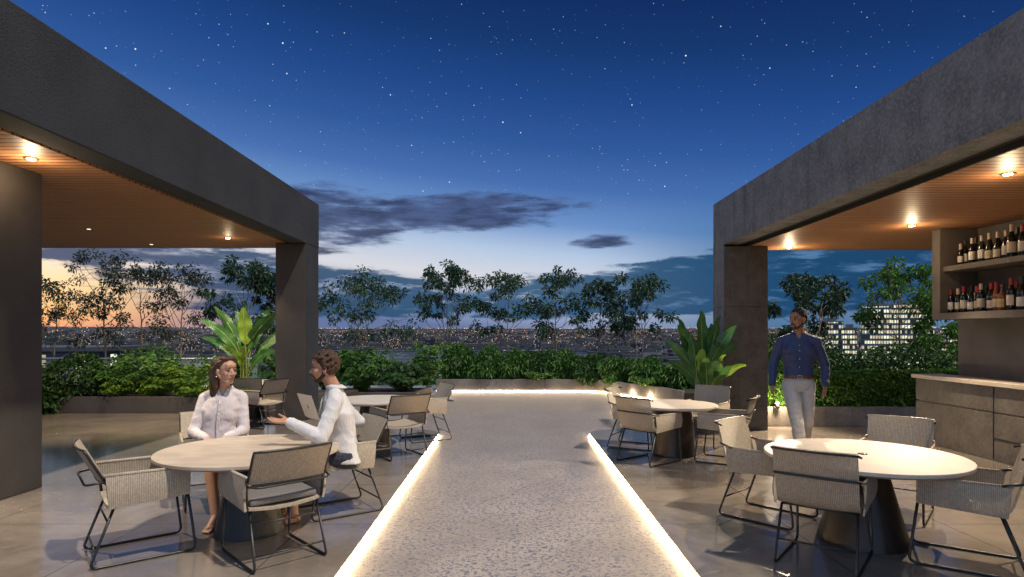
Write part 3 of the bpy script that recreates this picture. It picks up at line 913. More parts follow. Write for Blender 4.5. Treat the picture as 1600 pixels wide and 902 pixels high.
# ------------------------------------------------------------------ chairs
def chair(label, style, cushion=False):
    t_ = thing('dining_chair', label, 'chair', (0, 0, 0), 0, 'woven rope dining chairs')
    wy, wx = (MAT['woven_y'], MAT['woven_x']) if style == 'panel' else (MAT['mesh_y'], MAT['mesh_x'])
    if style == 'panel':
        MB().sheet(lambda u, v: (-0.235 + 0.5 * u, (v - 0.5) * 0.51, 0.415 + 0.02 * u - 0.022 * (1 - (2 * v - 1) ** 2)), 8, 10, 0.018).build('seat', wy, t_, True, auto=40)
        bk = lambda u, v: (-0.245 - 0.125 * v - 0.035 * (1 - (2 * u - 1) ** 2), (u - 0.5) * 0.55, 0.585 + 0.24 * v)
        MB().sheet(bk, 12, 6, 0.02).build('backrest', wy, t_, True, auto=40)
        per = [bk(i / 10, 0) for i in range(11)] + [bk(1, j / 5) for j in range(1, 6)] + [bk(1 - i / 10, 1) for i in range(1, 11)] + [bk(0, 1 - j / 5) for j in range(1, 5)]
        per = [Vector(p) * 1.0 + Vector((-0.006, 0, 0)) for p in per]
        fr = MB().tube(per, 0.0095, 8, closed=True)
        for s in (-1, 1):
            fr.tube([(-0.225, s * 0.268, 0.42), (-0.245, s * 0.274, 0.585)], 0.0095)
        fr.build('back_frame', MAT['black_metal'], t_, True)
    else:
        def sl(u, v):
            y = (v - 0.5) * (0.51 + 0.02 * u)
            bow = 1 - (2 * v - 1) ** 2
            if u < 0.48:
                q = u / 0.48
                return (0.265 - 0.42 * q, y, 0.435 - 0.025 * q - 0.02 * bow)
            if u < 0.62:
                q = (u - 0.48) / 0.14
                a = R(-90) - q * R(73)
                return (-0.155 + 0.085 * math.cos(R(-90) - q * R(73)) - 0.02 * q, y, 0.495 + 0.085 * math.sin(a) - 0.02 * bow * (1 - q))
            q = (u - 0.62) / 0.38
            x0, z0 = -0.155 + 0.085 * math.cos(R(-163)) - 0.02, 0.495 + 0.085 * math.sin(R(-163))
            return (x0 - 0.095 * q - 0.03 * bow * q, y, z0 + 0.36 * q)
        # the sling is one sheet: its lower half is the seat, its upper half the back
        MB().sheet(lambda u, v: sl(u * 0.56, v), 12, 10, 0.014).build('seat', wy, t_, True, auto=50)
        MB().sheet(lambda u, v: sl(0.56 + 0.44 * u, v), 12, 10, 0.014).build('backrest', wy, t_, True, auto=50)
        fr = MB()
        tp = [Vector(sl(0.985, v / 10)) + Vector((-0.012, 0, 0.0)) for v in range(11)]
        fr.tube([Vector((-0.30, -0.275, 0.80))] + [p + Vector((-0.014, 0, 0.006)) for p in tp] + [Vector((-0.30, 0.275, 0.80))], 0.009)
        b0 = [Vector((-0.20, -0.285, 0.615))] + [Vector(sl(0.80, v / 10)) + Vector((-0.022, 0, 0)) for v in range(11)] + [Vector((-0.20, 0.285, 0.615))]
        fr.tube(fillet(b0, 0.03, 3), 0.009)
        fr.build('back_frame', MAT['black_metal'], t_, True)
    if cushion:
        cm = MB()
        cm.sheet(lambda u, v: (-0.215 + 0.465 * u, (v - 0.5) * 0.48, 0.445 + 0.012 * (1 - (2 * u - 1) ** 4) * (1 - (2 * v - 1) ** 4) + 0.015 * u), 12, 12, 0.045)
        cm.build('cushion', MAT['cushion'], t_, True, bevel=0.014, segs=3)
    for s in (-1, 1):
        y = s * 0.278
        z1 = 0.635 if style == 'panel' else 0.615
        th_ = 0.016 if style == 'panel' else 0.010
        MB().sheet(lambda u, v: (-0.235 + 0.505 * u - 0.02 * v * (1 - u), y + s * 0.012 * math.sin(PI * v), (0.405 + 0.03 * u) + (z1 - 0.005 * u - 0.405 - 0.03 * u) * v), 8, 8, th_).build('armrest', wx, t_, True, auto=40)
        at = MB().tube([(-0.26, y, z1 + 0.002), (0.0, y, z1 + 0.001), (0.268, y, z1 - 0.003)], 0.0125 if style == 'panel' else 0.010, 8)
        at.build('armrest_roll', wx, t_, True)
        leg = fillet([(-0.20, s * 0.24, 0.405), (-0.345, s * 0.255, 0.01), (0.315, s * 0.255, 0.01), (0.262, s * 0.245, 0.43)], 0.05, 5)
        MB().tube(leg, 0.0095, 8).build('leg', MAT['black_metal'], t_, True)
    lp = lambda q: -0.20 - 0.145 * q
    for q in ((0.25, 0.75) if style == 'panel' else (0.6,)):
        MB().tube([(lp(q), -(0.24 + 0.015 * q), 0.405 - 0.395 * q), (lp(q), 0.24 + 0.015 * q, 0.405 - 0.395 * q)], 0.007).build('stretcher', MAT['black_metal'], t_, True)
    MB().tube([(0.262, -0.245, 0.424), (0.262, 0.245, 0.424)], 0.009).build('seat_rail', MAT['black_metal'], t_, True)
    MB().tube([(-0.20, -0.24, 0.40), (-0.20, 0.24, 0.40)], 0.008).build('seat_rail', MAT['black_metal'], t_, True)
    if style == 'panel':
        for s in (-1, 1):
            pass
        MB().tube(fillet([(-0.255, -0.285, 0.60), (-0.37, -0.272, 0.585), (-0.375, 0.272, 0.585), (-0.255, 0.285, 0.60)], 0.06, 5), 0.008).build('back_bar', MAT['black_metal'], t_, True)
    return t_


def place(o, x, y, deg, label, scale=1.0):
    o.location = (x, y, 0)
    o.rotation_euler = (0, 0, R(deg))
    o.scale = (scale,) * 3
    o['label'] = label
    return o


pan = chair('c', 'panel')
pan_c = chair('c', 'panel', True)
sling = chair('c', 'sling')
# round table of the seated couple
place(pan_c, -1.76, 4.52, 133, 'woven chair with dark grey cushion, its back to the camera, at the couple\'s table')
place(pan, -2.76, 4.58, 39, 'empty woven chair seen from its side, left of the couple\'s table')
place(copy_tree(pan), -1.60, 5.62, 216, 'woven chair the man in the white shirt sits on')
place(copy_tree(pan), -2.86, 5.90, 300, 'woven chair the woman in the pink shirt sits on')
# second table on the left
place(copy_tree(pan), -1.50, 8.12, 126, 'woven chair seen from behind, in front of the small table by the path')
place(copy_tree(pan), -1.33, 9.35, 208, 'woven chair behind the small table by the path, nearest the long planter')
# third table on the left
place(copy_tree(pan), -4.72, 11.05, 100, 'pale woven chair half hidden behind the seated woman, at the table by the left plant')
place(copy_tree(pan), -4.33, 10.62, 155, 'pale woven chair seen from its side, between the seated woman and the dark column')
# large table on the right
place(sling, 2.25, 4.42, 52, 'open woven chair seen from behind, nearest the camera at the large right table')
place(copy_tree(sling), 2.26, 5.40, -47, 'open woven chair on the left of the large right table, facing it')
place(copy_tree(sling), 3.20, 4.36, 145, 'open woven chair at the right edge of the photo, its broad arm facing the camera')
place(copy_tree(sling), 3.42, 5.50, 230, 'open woven chair behind the large right table, before the bar counter')
# small table on the right
place(copy_tree(sling), 1.74, 7.76, 40, 'woven chair seen from behind at the small right table, nearest the path')
place(copy_tree(sling), 1.76, 8.74, -28, 'woven chair half hidden behind another, left behind the small right table')
place(copy_tree(sling), 2.78, 8.90, 232, 'pale bluish woven chair behind the small right table, beside the leafy plant')
place(copy_tree(sling), 2.68, 7.75, 150, 'woven chair seen from its side, right of the small right table')


# ------------------------------------------------------------------ tables
def table(label, x, y, r, h, top_mat, base_mat, r0, r1, flute=0.0, grommet=False, rz=0.0):
    t_ = thing('dining_table', label, 'table', (x, y, 0), rz, 'round dining tables')
    MB().lathe([(r - 0.045, h - 0.045), (r - 0.012, h - 0.03), (r, h - 0.024), (r, h - 0.004), (r - 0.004, h)], 72).build('tabletop', top_mat, t_, True, auto=30)
    MB().lathe([(r0 + 0.004, 0.002), (r0, 0.02), (r0 * 0.5 + r1 * 0.5, (h - 0.05) * 0.5), (r1, h - 0.05), (r1 + 0.03, h - 0.046)], 72, flute=flute).build('pedestal', base_mat, t_, True, auto=30)
    if grommet:
        MB().lathe([(0.035, h + 0.0005), (0.033, h + 0.005), (0.012, h + 0.006)], 20).build('grommet', MAT['pedestal'], t_, True)
    return t_


table('round sand coloured table where the couple sits', -2.14, 5.03, 0.705, 0.672, MAT['top_l'], MAT['pedestal_black'], 0.27, 0.15)
table('large pale round table in the right foreground with a bronze cone base', 2.74, 4.80, 0.715, 0.672, MAT['top_r'], MAT['pedestal'], 0.32, 0.155, 0.004, True)
table('small round table by the left edge of the path, behind the seated man', -1.98, 8.8, 0.58, 0.672, MAT['top_r'], MAT['pedestal'], 0.26, 0.18, 0.004)
table('small round table on the right of the path, before the leafy plant', 2.16, 8.2, 0.56, 0.672, MAT['top_r'], MAT['pedestal'], 0.28, 0.24, 0.004)
table('round table by the left leafy plant, partly hidden by the dark column', -5.0, 11.75, 0.70, 0.672, MAT['top_r'], MAT['pedestal'], 0.26, 0.18, 0.004)


# ------------------------------------------------------------------ bottles
def bottle_mesh(kind):
    if kind == 'bordeaux':
        return [(0.036, 0.0), (0.038, 0.006), (0.038, 0.185), (0.035, 0.205), (0.022, 0.228), (0.0155, 0.245), (0.0145, 0.30), (0.0165, 0.302), (0.0165, 0.312), (0.012, 0.314)]
    if kind == 'burgundy':
        return [(0.039, 0.0), (0.041, 0.006), (0.041, 0.150), (0.037, 0.178), (0.026, 0.215), (0.0165, 0.245), (0.0145, 0.295), (0.0165, 0.297), (0.0165, 0.307), (0.012, 0.309)]
    if kind == 'spirit':
        return [(0.040, 0.0), (0.043, 0.006), (0.043, 0.165), (0.040, 0.180), (0.020, 0.20), (0.015, 0.215), (0.015, 0.262), (0.018, 0.264), (0.018, 0.288), (0.013, 0.290)]
    return [(0.029, 0.0), (0.031, 0.006), (0.031, 0.15), (0.026, 0.178), (0.014, 0.21), (0.013, 0.255), (0.015, 0.257), (0.015, 0.265), (0.011, 0.267)]


protos = {}


def bottle(x, y, z, kind, glass, paper, cap, label, rot, s):
    key = (kind, glass, paper, cap)
    if key not in protos:
        t_ = thing('bottle', label, 'bottle', (x, y, z), rot, 'bottles on the bar shelves')
        pf = bottle_mesh(kind)
        MB().lathe(pf, 20).build('glass', MAT[glass], t_, True, auto=50)
        r = pf[2][0] + 0.0008
        h0 = {'bordeaux': 0.05, 'burgundy': 0.035, 'spirit': 0.04, 'slim': 0.04}[kind]
        h1 = h0 + {'bordeaux': 0.10, 'burgundy': 0.085, 'spirit': 0.09, 'slim': 0.075}[kind]
        lb = MB()
        n = 12
        vs = []
        for zz in (h0, h1):
            for i in range(n + 1):
                a = R(-75 + 150 * i / n)
                vs.append((r * math.cos(a), r * math.sin(a), zz))
        lb.add(vs, [(i, i + 1, n + 2 + i, n + 1 + i) for i in range(n)])
        lb.build('paper_label', MAT[paper], t_, True)
        top = pf[-1][1]
        ct = MB().lathe([(0.0172, top - 0.065), (0.0178, top - 0.012), (0.0182, top - 0.010), (0.0182, top + 0.002), (0.012, top + 0.003)], 16)
        ct.build('capsule', MAT[cap], t_, True, auto=50)
        protos[key] = t_
        o = t_
    else:
        o = copy_tree(protos[key])
    o.location = (x, y, z)
    o.rotation_euler = (0, 0, rot)
    o.scale = (s,) * 3
    o['label'] = label
    return o


PN = {'paper': 'cream label', 'paper_white': 'white label', 'paper_gold': 'gold label'}
CN = {'cap_red': 'red capsule', 'cap_black': 'black capsule', 'cap_cream': 'pale capsule', 'cap_navy': 'navy capsule'}
KN = {'bordeaux': 'wine bottle', 'burgundy': 'broad shouldered wine bottle', 'spirit': 'spirit bottle', 'slim': 'slim bottle'}
upper = [(1501, 6.10, 'slim', 'glass_black', 'paper_white', 'cap_cream', 1.1), (1508, 6.16, 'bordeaux', 'glass_black', 'paper_white', 'cap_black', 1.06), (1519, 6.10, 'bordeaux', 'glass_black', 'paper_white', 'cap_cream', 1.08),
         (1525, 6.17, 'bordeaux', 'glass_green', 'paper', 'cap_black', 1.12), (1534, 6.12, 'bordeaux', 'glass_green', 'paper_white', 'cap_cream', 1.12), (1546, 6.13, 'burgundy', 'glass_green', 'paper', 'cap_cream', 1.18),
         (1559, 6.12, 'burgundy', 'glass_black', 'paper', 'cap_cream', 1.16), (1572, 6.16, 'bordeaux', 'glass_black', 'paper_white', 'cap_cream', 1.16), (1581, 6.10, 'bordeaux', 'glass_black', 'paper', 'cap_cream', 1.3),
         (1590, 6.20, 'bordeaux', 'glass_black', 'paper_gold', 'cap_black', 1.2), (1598, 6.10, 'bordeaux', 'glass_green', 'paper_white', 'cap_red', 1.2)]
lower = [(1486, 6.06, 'bordeaux', 'glass_black', 'paper_white', 'cap_red', 1.0), (1497, 6.06, 'slim', 'glass_green', 'paper', 'cap_cream', 1.22), (1506, 6.06, 'bordeaux', 'glass_green', 'paper', 'cap_red', 1.1),
         (1513, 6.26, 'bordeaux', 'glass_black', 'paper', 'cap_black', 1.1), (1518, 6.08, 'burgundy', 'glass_black', 'paper_white', 'cap_black', 1.12), (1524, 6.28, 'bordeaux', 'glass_green', 'paper', 'cap_black', 1.15),
         (1527, 6.08, 'slim', 'glass_green', 'paper_gold', 'cap_red', 1.25), (1533, 6.08, 'bordeaux', 'glass_green', 'paper', 'cap_cream', 1.15), (1541, 6.22, 'slim', 'glass_black', 'paper_white', 'cap_black', 1.2),
         (1549, 6.08, 'burgundy', 'glass_black', 'paper', 'cap_red', 1.16), (1557, 6.10, 'slim', 'glass_amber', 'paper', 'cap_red', 1.35), (1562, 6.24, 'spirit', 'glass_black', 'paper', 'cap_black', 1.1),
         (1566, 6.10, 'spirit', 'glass_amber', 'paper_gold', 'cap_navy', 1.15), (1580, 6.08, 'bordeaux', 'glass_black', 'paper', 'cap_red', 1.25), (1589, 6.24, 'bordeaux', 'glass_green', 'paper_white', 'cap_red', 1.15),
         (1597, 6.10, 'burgundy', 'glass_black', 'paper_white', 'cap_black', 1.3)]
ORD = ['first', 'second', 'third', 'fourth', 'fifth', 'sixth', 'seventh', 'eighth', 'ninth', 'tenth', 'eleventh', 'twelfth', 'thirteenth', 'fourteenth', 'fifteenth', 'sixteenth']
for nm, row, z in (('upper', upper, 2.5305), ('lower', lower, 1.8905)):
    for i, (u, x, kind, gl, pa, ca, s) in enumerate(row):
        y = x * 960 / (u - 800)
        bottle(x, y, z, kind, gl, pa, ca, '%s, %s, %s, %s from left on %s shelf' % (KN[kind], PN[pa], CN[ca], ORD[i], nm), R(200 + rng.uniform(-25, 45)), s)


# ------------------------------------------------------------------ foliage
def leaves(name, P, D, L, W, mat, parent, fold=0.25, droop=0.0):
    P, D = np.asarray(P, float), np.asarray(D, float)
    n = len(P)
    D = D / np.maximum(np.linalg.norm(D, axis=1, keepdims=True), 1e-6)
    r = nrg.normal(size=(n, 3))
    r[:, 2] *= 0.5
    S = np.cross(D, r + np.array([0, 0, 1e-3]))
    S /= np.maximum(np.linalg.norm(S, axis=1, keepdims=True), 1e-6)
    Nn = np.cross(S, D)
    Nn *= np.where(Nn[:, 2:3] < 0, -1, 1)
    L = (np.asarray(L) * np.ones(n))[:, None]
    W = (np.asarray(W) * np.ones(n))[:, None]
    V = np.empty((n, 6, 3))
    dn = np.array([0, 0, -1.0])
    V[:, 0] = P
    V[:, 1] = P + D * L * 0.38 + S * W * 0.5 + Nn * W * fold
    V[:, 2] = P + D * L * 0.72 + S * W * 0.36 + Nn * W * fold + dn * L * droop * 0.4
    V[:, 3] = P + D * L + dn * L * droop
    V[:, 4] = P + D * L * 0.72 - S * W * 0.36 + Nn * W * fold + dn * L * droop * 0.4
    V[:, 5] = P + D * L * 0.38 - S * W * 0.5 + Nn * W * fold
    me = bpy.data.meshes.new(name)
    me.vertices.add(n * 6)
    me.vertices.foreach_set('co', V.reshape(-1))
    me.loops.add(n * 8)
    b = np.arange(n)[:, None] * 6
    idx = (b + np.array([0, 1, 2, 3, 0, 3, 4, 5])).reshape(-1)
    me.loops.foreach_set('vertex_index', idx.astype(np.int32))
    me.polygons.add(n * 2)
    me.polygons.foreach_set('loop_start', (np.arange(n * 2) * 4).astype(np.int32))
    me.update(calc_edges=True)
    me.materials.append(mat)
    o = bpy.data.objects.new(name, me)
    link(o, parent)
    return o


def lumpy(n, rx, ry, rz, seed, lump=0.25, shell=0.55):
    g = np.random.default_rng(seed)
    d = g.normal(size=(n, 3))
    d /= np.linalg.norm(d, axis=1, keepdims=True)
    k = g.normal(size=(14, 3))
    k /= np.linalg.norm(k, axis=1, keepdims=True)
    amp = g.uniform(0.3, 1.0, 14)
    b = np.max(np.clip((d @ k.T - 0.72) / 0.28, 0, 1) * amp, axis=1)
    rad = (1 - lump) + lump * 1.5 * b
    r = rad * (shell + (1 - shell) * g.random(n) ** 0.6)
    return d * r[:, None] * np.array([rx, ry, rz]), d


def bush(name, label, loc, rx, ry, rz, n, L, mat, seed, cat='shrub', group=None, lump=0.3, droop=0.25, stems=True, rotz=0.0, zc=0.75):
    """leafy shrub: foliage ellipsoid of lumps, and its stems"""
    t_ = thing(name, label, cat, loc, rotz, group)
    P, d = lumpy(n, rx, ry, rz, seed, lump)
    P[:, 2] += rz * zc
    keep = P[:, 2] > -0.02
    P, d = P[keep], d[keep]
    g = np.random.default_rng(seed + 1)
    D = d + g.normal(size=P.shape) * 0.7 + np.array([0, 0, -0.15])
    leaves('foliage', P, D, L * g.uniform(0.7, 1.25, len(P)), L * 0.42 * g.uniform(0.8, 1.2, len(P)), MAT[mat], t_, droop=droop)
    if stems:
        m = MB()
        for k in range(7):
            a = g.uniform(0, 2 * PI)
            m.tube([(0.05 * math.cos(a), 0.05 * math.sin(a), 0), (rx * 0.3 * math.cos(a), ry * 0.3 * math.sin(a), rz * 0.6), (rx * 0.6 * math.cos(a), ry * 0.6 * math.sin(a), rz * 1.2)], [0.014, 0.01, 0.004], 5)
        m.build('stems', MAT['bark'], t_, True)
    return t_


def fern_points(g, nf, length, rise, leaflets, spread=1.0):
    """arching fronds with paired leaflets"""
    P, D, Ls = [], [], []
    for k in range(nf):
        a = g.uniform(0, 2 * PI)
        ln = length * g.uniform(0.6, 1.1)
        h = rise * g.uniform(0.55, 1.15)
        out = np.array([math.cos(a), math.sin(a), 0])
        side = np.array([-out[1], out[0], 0])
        for i in range(leaflets):
            q = (i + 1) / leaflets
            p = out * ln * q * spread + np.array([0, 0, h * math.sin(q * PI * 0.62) / math.sin(PI * 0.5)])
            tang = out * ln + np.array([0, 0, h * math.cos(q * PI * 0.62) * 1.6])
            tang /= np.linalg.norm(tang)
            for s in (-1, 1):
                P.append(p + g.normal(size=3) * 0.008)
                D.append(tang * 0.55 + side * s + np.array([0, 0, -0.25]))
                Ls.append(0.16 * (1 - 0.55 * abs(2 * q - 0.9)))
    return np.array(P), np.array(D), np.array(Ls)


def fern(name, label, loc, nf, length, rise, mat, seed, cat='shrub', group=None, ls=1.0, leaflets=10):
    g = np.random.default_rng(seed)
    t_ = thing(name, label, cat, loc, 0, group)
    P, D, Ls = fern_points(g, nf, length, rise, leaflets)
    leaves('foliage', P, D, Ls * ls, Ls * ls * 0.34, MAT[mat], t_, droop=0.3)
    m = MB()
    for k in range(6):
        a = g.uniform(0, 2 * PI)
        m.tube([(0, 0, -0.02), (0.25 * length * math.cos(a), 0.25 * length * math.sin(a), rise * 0.6)], [0.012, 0.005], 5)
    m.build('stems', MAT['stalk'], t_, True)
    return t_


# left planter: bright shrubs in front, darker ones behind
gl = 'shrubs in the dark left planter'
fern('fern_shrub', 'bright green feathery shrub in the dark left planter, nearest the seated woman', (-6.7, 12.75, 0.27), 34, 0.62, 0.62, 'leaf_lit', 21, group=gl)
fern('fern_shrub', 'low bright shrub spilling over the front of the dark left planter', (-6.45, 12.5, 0.22), 24, 0.42, 0.30, 'leaf_lit', 22, group=gl)
fern('fern_shrub', 'tall feathery shrub in the middle of the dark left planter', (-7.55, 12.85, 0.27), 40, 0.62, 0.80, 'leaf_mid', 23, group=gl)
fern('fern_shrub', 'low yellow green tuft at the front of the dark left planter', (-7.35, 12.6, 0.27), 22, 0.36, 0.36, 'leaf_lit', 24, group=gl)
fern('fern_shrub', 'feathery shrub left of the middle of the dark left planter', (-8.3, 12.8, 0.27), 40, 0.60, 0.74, 'leaf_mid', 25, group=gl)
fern('fern_shrub', 'bright small tuft near the left of the dark left planter', (-8.05, 12.58, 0.27), 20, 0.34, 0.34, 'leaf_lit', 26, group=gl)
bush('leafy_shrub', 'dark dense shrub at the left end of the dark planter, beside the near column', (-9.1, 12.75, 0.2), 0.75, 0.6, 0.62, 2600, 0.10, 'leaf_dark', 27, group=gl)
bush('leafy_shrub', 'dark shrub spilling to the floor at the left corner of the dark planter', (-9.55, 12.35, 0.02), 0.5, 0.42, 0.42, 1500, 0.11, 'leaf_dark', 28, group=gl)
bush('leafy_shrub', 'dark green shrub behind the tall feathery shrub on the left', (-8.2, 13.7, 0.3), 0.95, 0.5, 0.6, 2600, 0.09, 'leaf_dark', 29, group=gl)
fern('fern_shrub', 'green shrub at the back of the left planter, beside the leafy banana-like plant', (-6.3, 13.5, 0.3), 40, 0.7, 0.72, 'leaf_mid', 30, group=gl)
fern('fern_shrub', 'fresh green shrub between the left leafy plant and the dark column', (-5.05, 13.55, 0.3), 40, 0.6, 0.85, 'leaf_mid', 31, group=gl)
fern('potted_fern', 'fresh green fern right behind the seated woman\'s shoulder', (-4.85, 10.6, 0.25), 30, 0.32, 0.36, 'leaf_lit', 32, cat='fern', ls=0.8)
pt = thing('plant_pot', 'dark round pot holding the fern behind the seated woman', 'pot', (-4.85, 10.6, 0.0))
MB().lathe([(0.13, 0.0), (0.17, 0.22), (0.175, 0.26), (0.15, 0.262)], 24).build('pot_body', MAT['planter_dark'], pt, True, auto=40)
MB().lathe([(0.15, 0.22), (0.02, 0.263)], 20).build('soil', MAT['soil'], pt, True)

# left of the long planter
gm_ = 'shrubs behind the seated man'
fern('fern_shrub', 'broad dark green shrub directly behind the seated man\'s head', (-3.9, 16.0, 0.0), 70, 0.95, 1.05, 'leaf_mid', 40, group=gm_, ls=1.3, leaflets=12)
fern('fern_shrub', 'low dark shrub between the seated man and the long planter', (-2.9, 16.2, 0.0), 54, 0.8, 0.75, 'leaf_dark', 41, group=gm_, ls=1.3, leaflets=12)
fern('fern_shrub', 'tall pale green shrub standing at the left end of the long planter', (-2.35, 17.0, 0.05), 44, 0.55, 1.15, 'leaf_hedge', 42, group=gm_, ls=1.2)
fern('fern_shrub', 'dark shrub beside the right edge of the dark far column', (-4.9, 16.3, 0.0), 50, 0.8, 1.0, 'leaf_dark', 43, group=gm_, ls=1.3)
# the long planter's dense hedge
gh = 'dense shrubs in the long planter'
spots = [(-1.55, 18.1, 0.62, 1.0, 'leaf_mid', 'lighter lit shrub at the left end of the long planter'),
         (-0.75, 18.0, 0.62, 0.92, 'leaf_mid', 'dense shrub in the long planter, second from its left end'),
         (0.05, 18.0, 0.60, 0.86, 'leaf_mid', 'dark dense shrub in the long planter, left of its middle'),
         (0.8, 17.95, 0.64, 0.88, 'leaf_dark', 'dark dense shrub drooping over the middle of the long planter'),
         (1.55, 17.95, 0.62, 0.80, 'leaf_mid', 'dark dense shrub in the long planter, right of its middle'),
         (2.3, 17.75, 0.62, 0.76, 'leaf_dark', 'dark dense shrub at the bend of the long planter'),
         (3.0, 17.1, 0.62, 0.72, 'leaf_mid', 'green shrub past the bend of the long planter'),
         (3.65, 16.3, 0.60, 0.68, 'leaf_mid', 'green shrub left of the right leafy plant'),
         (4.2, 15.4, 0.62, 0.66, 'leaf_mid', 'green shrub behind the right leafy plant')]
for i, (x, y, rr, hz, mt, lb) in enumerate(spots):
    bush('hedge_shrub', lb, (x, y, 0.22), rr, 0.55, hz * 0.62, 2600, 0.12, mt, 60 + i, group=gh, droop=0.5, lump=0.38)
for i, (x, y, s, lb) in enumerate([(0.75, 17.42, 0.5, 'drooping spray of leaves hanging over the front of the long planter'), (3.35, 15.45, 0.42, 'drooping leaves over the planter edge beside the right leafy plant')]):
    fern('trailing_plant', lb, (x, y, 0.30), 26, s, 0.2, 'leaf_mid', 80 + i, cat='trailing plant')
# right planter: clipped hedge, mounded shrubs behind
hd = thing('clipped_hedge', 'clipped dense green hedge in the low planter behind the standing man', 'hedge', (6.3, 11.35, 0.28))
g = np.random.default_rng(90)
n = 17000
P = np.stack([g.uniform(-2.05, 2.5, n), g.uniform(-0.62, 0.62, n), g.uniform(0, 0.60, n)], 1)
face = g.random(n)
sel = face < 0.5
P[sel, 1] = -0.62 + np.abs(g.normal(size=sel.sum())) * 0.07
sel = (face >= 0.5) & (face < 0.85)
P[sel, 2] = 0.60 - np.abs(g.normal(size=sel.sum())) * 0.05
bumpn = np.array([mnoise.noise(Vector((p[0] * 2.2, p[1] * 2.2, p[2] * 2.5))) for p in P])
P[:, 1] -= bumpn * 0.12
P[:, 2] += bumpn * 0.07
D = np.stack([g.normal(size=n) * 0.7, -0.7 + g.normal(size=n) * 0.6, 0.35 + g.normal(size=n) * 0.6], 1)
leaves('foliage', P, D, 0.075 * g.uniform(0.7, 1.3, n), 0.036, MAT['leaf_hedge'], hd, droop=0.3)
m = MB()
for k in range(14):
    x = -1.9 + k * 0.32
    m.tube([(x, 0, 0), (x + rng.uniform(-.08, .08), rng.uniform(-.2, .1), 0.5)], [0.014, 0.005], 5)
m.build('stems', MAT['bark'], hd, True)
gr_ = 'mounded shrubs behind the clipped hedge'
for i, (x, y, rx, rz, mt, lb) in enumerate([(5.3, 13.2, 0.75, 0.62, 'leaf_mid', 'rounded dark shrub behind the standing man\'s shoulder'), (6.7, 13.5, 1.0, 0.60, 'leaf_dark', 'wide mounded shrub below the far office towers'),
                                            (8.2, 13.1, 1.0, 0.62, 'leaf_dark', 'mounded shrub behind the hedge beside the bar wall'), (9.3, 12.2, 0.9, 0.7, 'leaf_mid', 'mounded green shrub at the end of the hedge by the bar wall'),
                                            (7.0, 15.2, 1.3, 0.85, 'leaf_dark', 'large dark mounded shrub farther back below the towers')]):
    bush('mounded_shrub', lb, (x, y, 0.30), rx, 0.7, rz, 3400, 0.10, mt, 100 + i, group=gr_, lump=0.2)


# ------------------------------------------------------------------ bird-of-paradise plants
def paradise(label, loc, leavespec, seed, scale=1.0):
    g = random.Random(seed)
    t_ = thing('bird_of_paradise_plant', label, 'plant', loc, 0, None, scale)
    for (a, lean, stem, ln, w, pale) in leavespec:
        w *= 1.08
        lean *= 0.82
        a = R(a)
        out = Vector((math.cos(a), math.sin(a), 0))
        side = Vector((-out.y, out.x, 0))
        # face the blade roughly to the terrace
        b0 = Vector((g.uniform(-.08, .08), g.uniform(-.06, .06), 0))
        tot = stem + ln
        pts = []
        N = 16
        for i in range(N + 1):
            q = i / N
            h = tot * q
            bend = lean * (q ** 1.7)
            pts.append(b0 + out * (h * math.sin(bend)) + Vector((0, 0, h * math.cos(bend * 0.85))))
        ks = stem / tot
        m = MB()
        m.cur = 1
        sp = [p for i, p in enumerate(pts) if i / N <= ks + 0.35]
        m.tube(sp, [0.016 * (1 - 0.7 * i / len(sp)) for i in range(len(sp))], 6)
        m.cur = 0
        NB = 14
        vs, fs, uv = [], [], []
        def cp(q):
            f = q * N
            i = min(int(f), N - 1)
            return pts[i].lerp(pts[i + 1], f - i)
        tw = g.uniform(-0.65, 0.65)
        for i in range(NB + 1):
            q = i / NB
            c = cp(ks + (1 - ks) * q)
            tg = (cp(min(1, ks + (1 - ks) * q + 0.02)) - cp(ks + (1 - ks) * q - 0.02)).normalized()
            sd = Vector((math.cos(tw), math.sin(tw), 0)) if abs(tg.x) < 0.5 else Vector((math.cos(tw) * 0.3, math.sin(tw), 1))
            sd = (sd - tg * sd.dot(tg)).normalized()
            up = sd.cross(tg)
            if up.z < 0:
                up = -up
            ww = w * (math.sin(PI * min(1, q * 0.93 + 0.05)) ** 0.75) * (1 - 0.25 * q) + 0.004
            wob = 0.02 * math.sin(q * 17 + seed)
            for k, (s, hgt) in enumerate(((-1, 0.22), (-0.5, 0.07), (0, 0), (0.5, 0.07), (1, 0.22))):
                vs.append(c + sd * s * ww + up * (hgt * ww + wob * abs(s)))
                uv.append(((s + 1) / 2, q * ln))
        for i in range(NB):
            for k in range(4):
                fs.append((i * 5 + k, i * 5 + k + 1, (i + 1) * 5 + k + 1, (i + 1) * 5 + k))
        base = len(m.v)
        m.add(vs, fs)
        o = m.build('leaf', [MAT['blade_pale' if pale else 'blade'], MAT['stalk']], t_, True)
        ul = o.data.uv_layers.new(name='UVMap')
        for lp in o.data.loops:
            vi = lp.vertex_index - base
            ul.data[lp.index].uv = uv[vi] if vi >= 0 else (0.5, 0)
    return t_


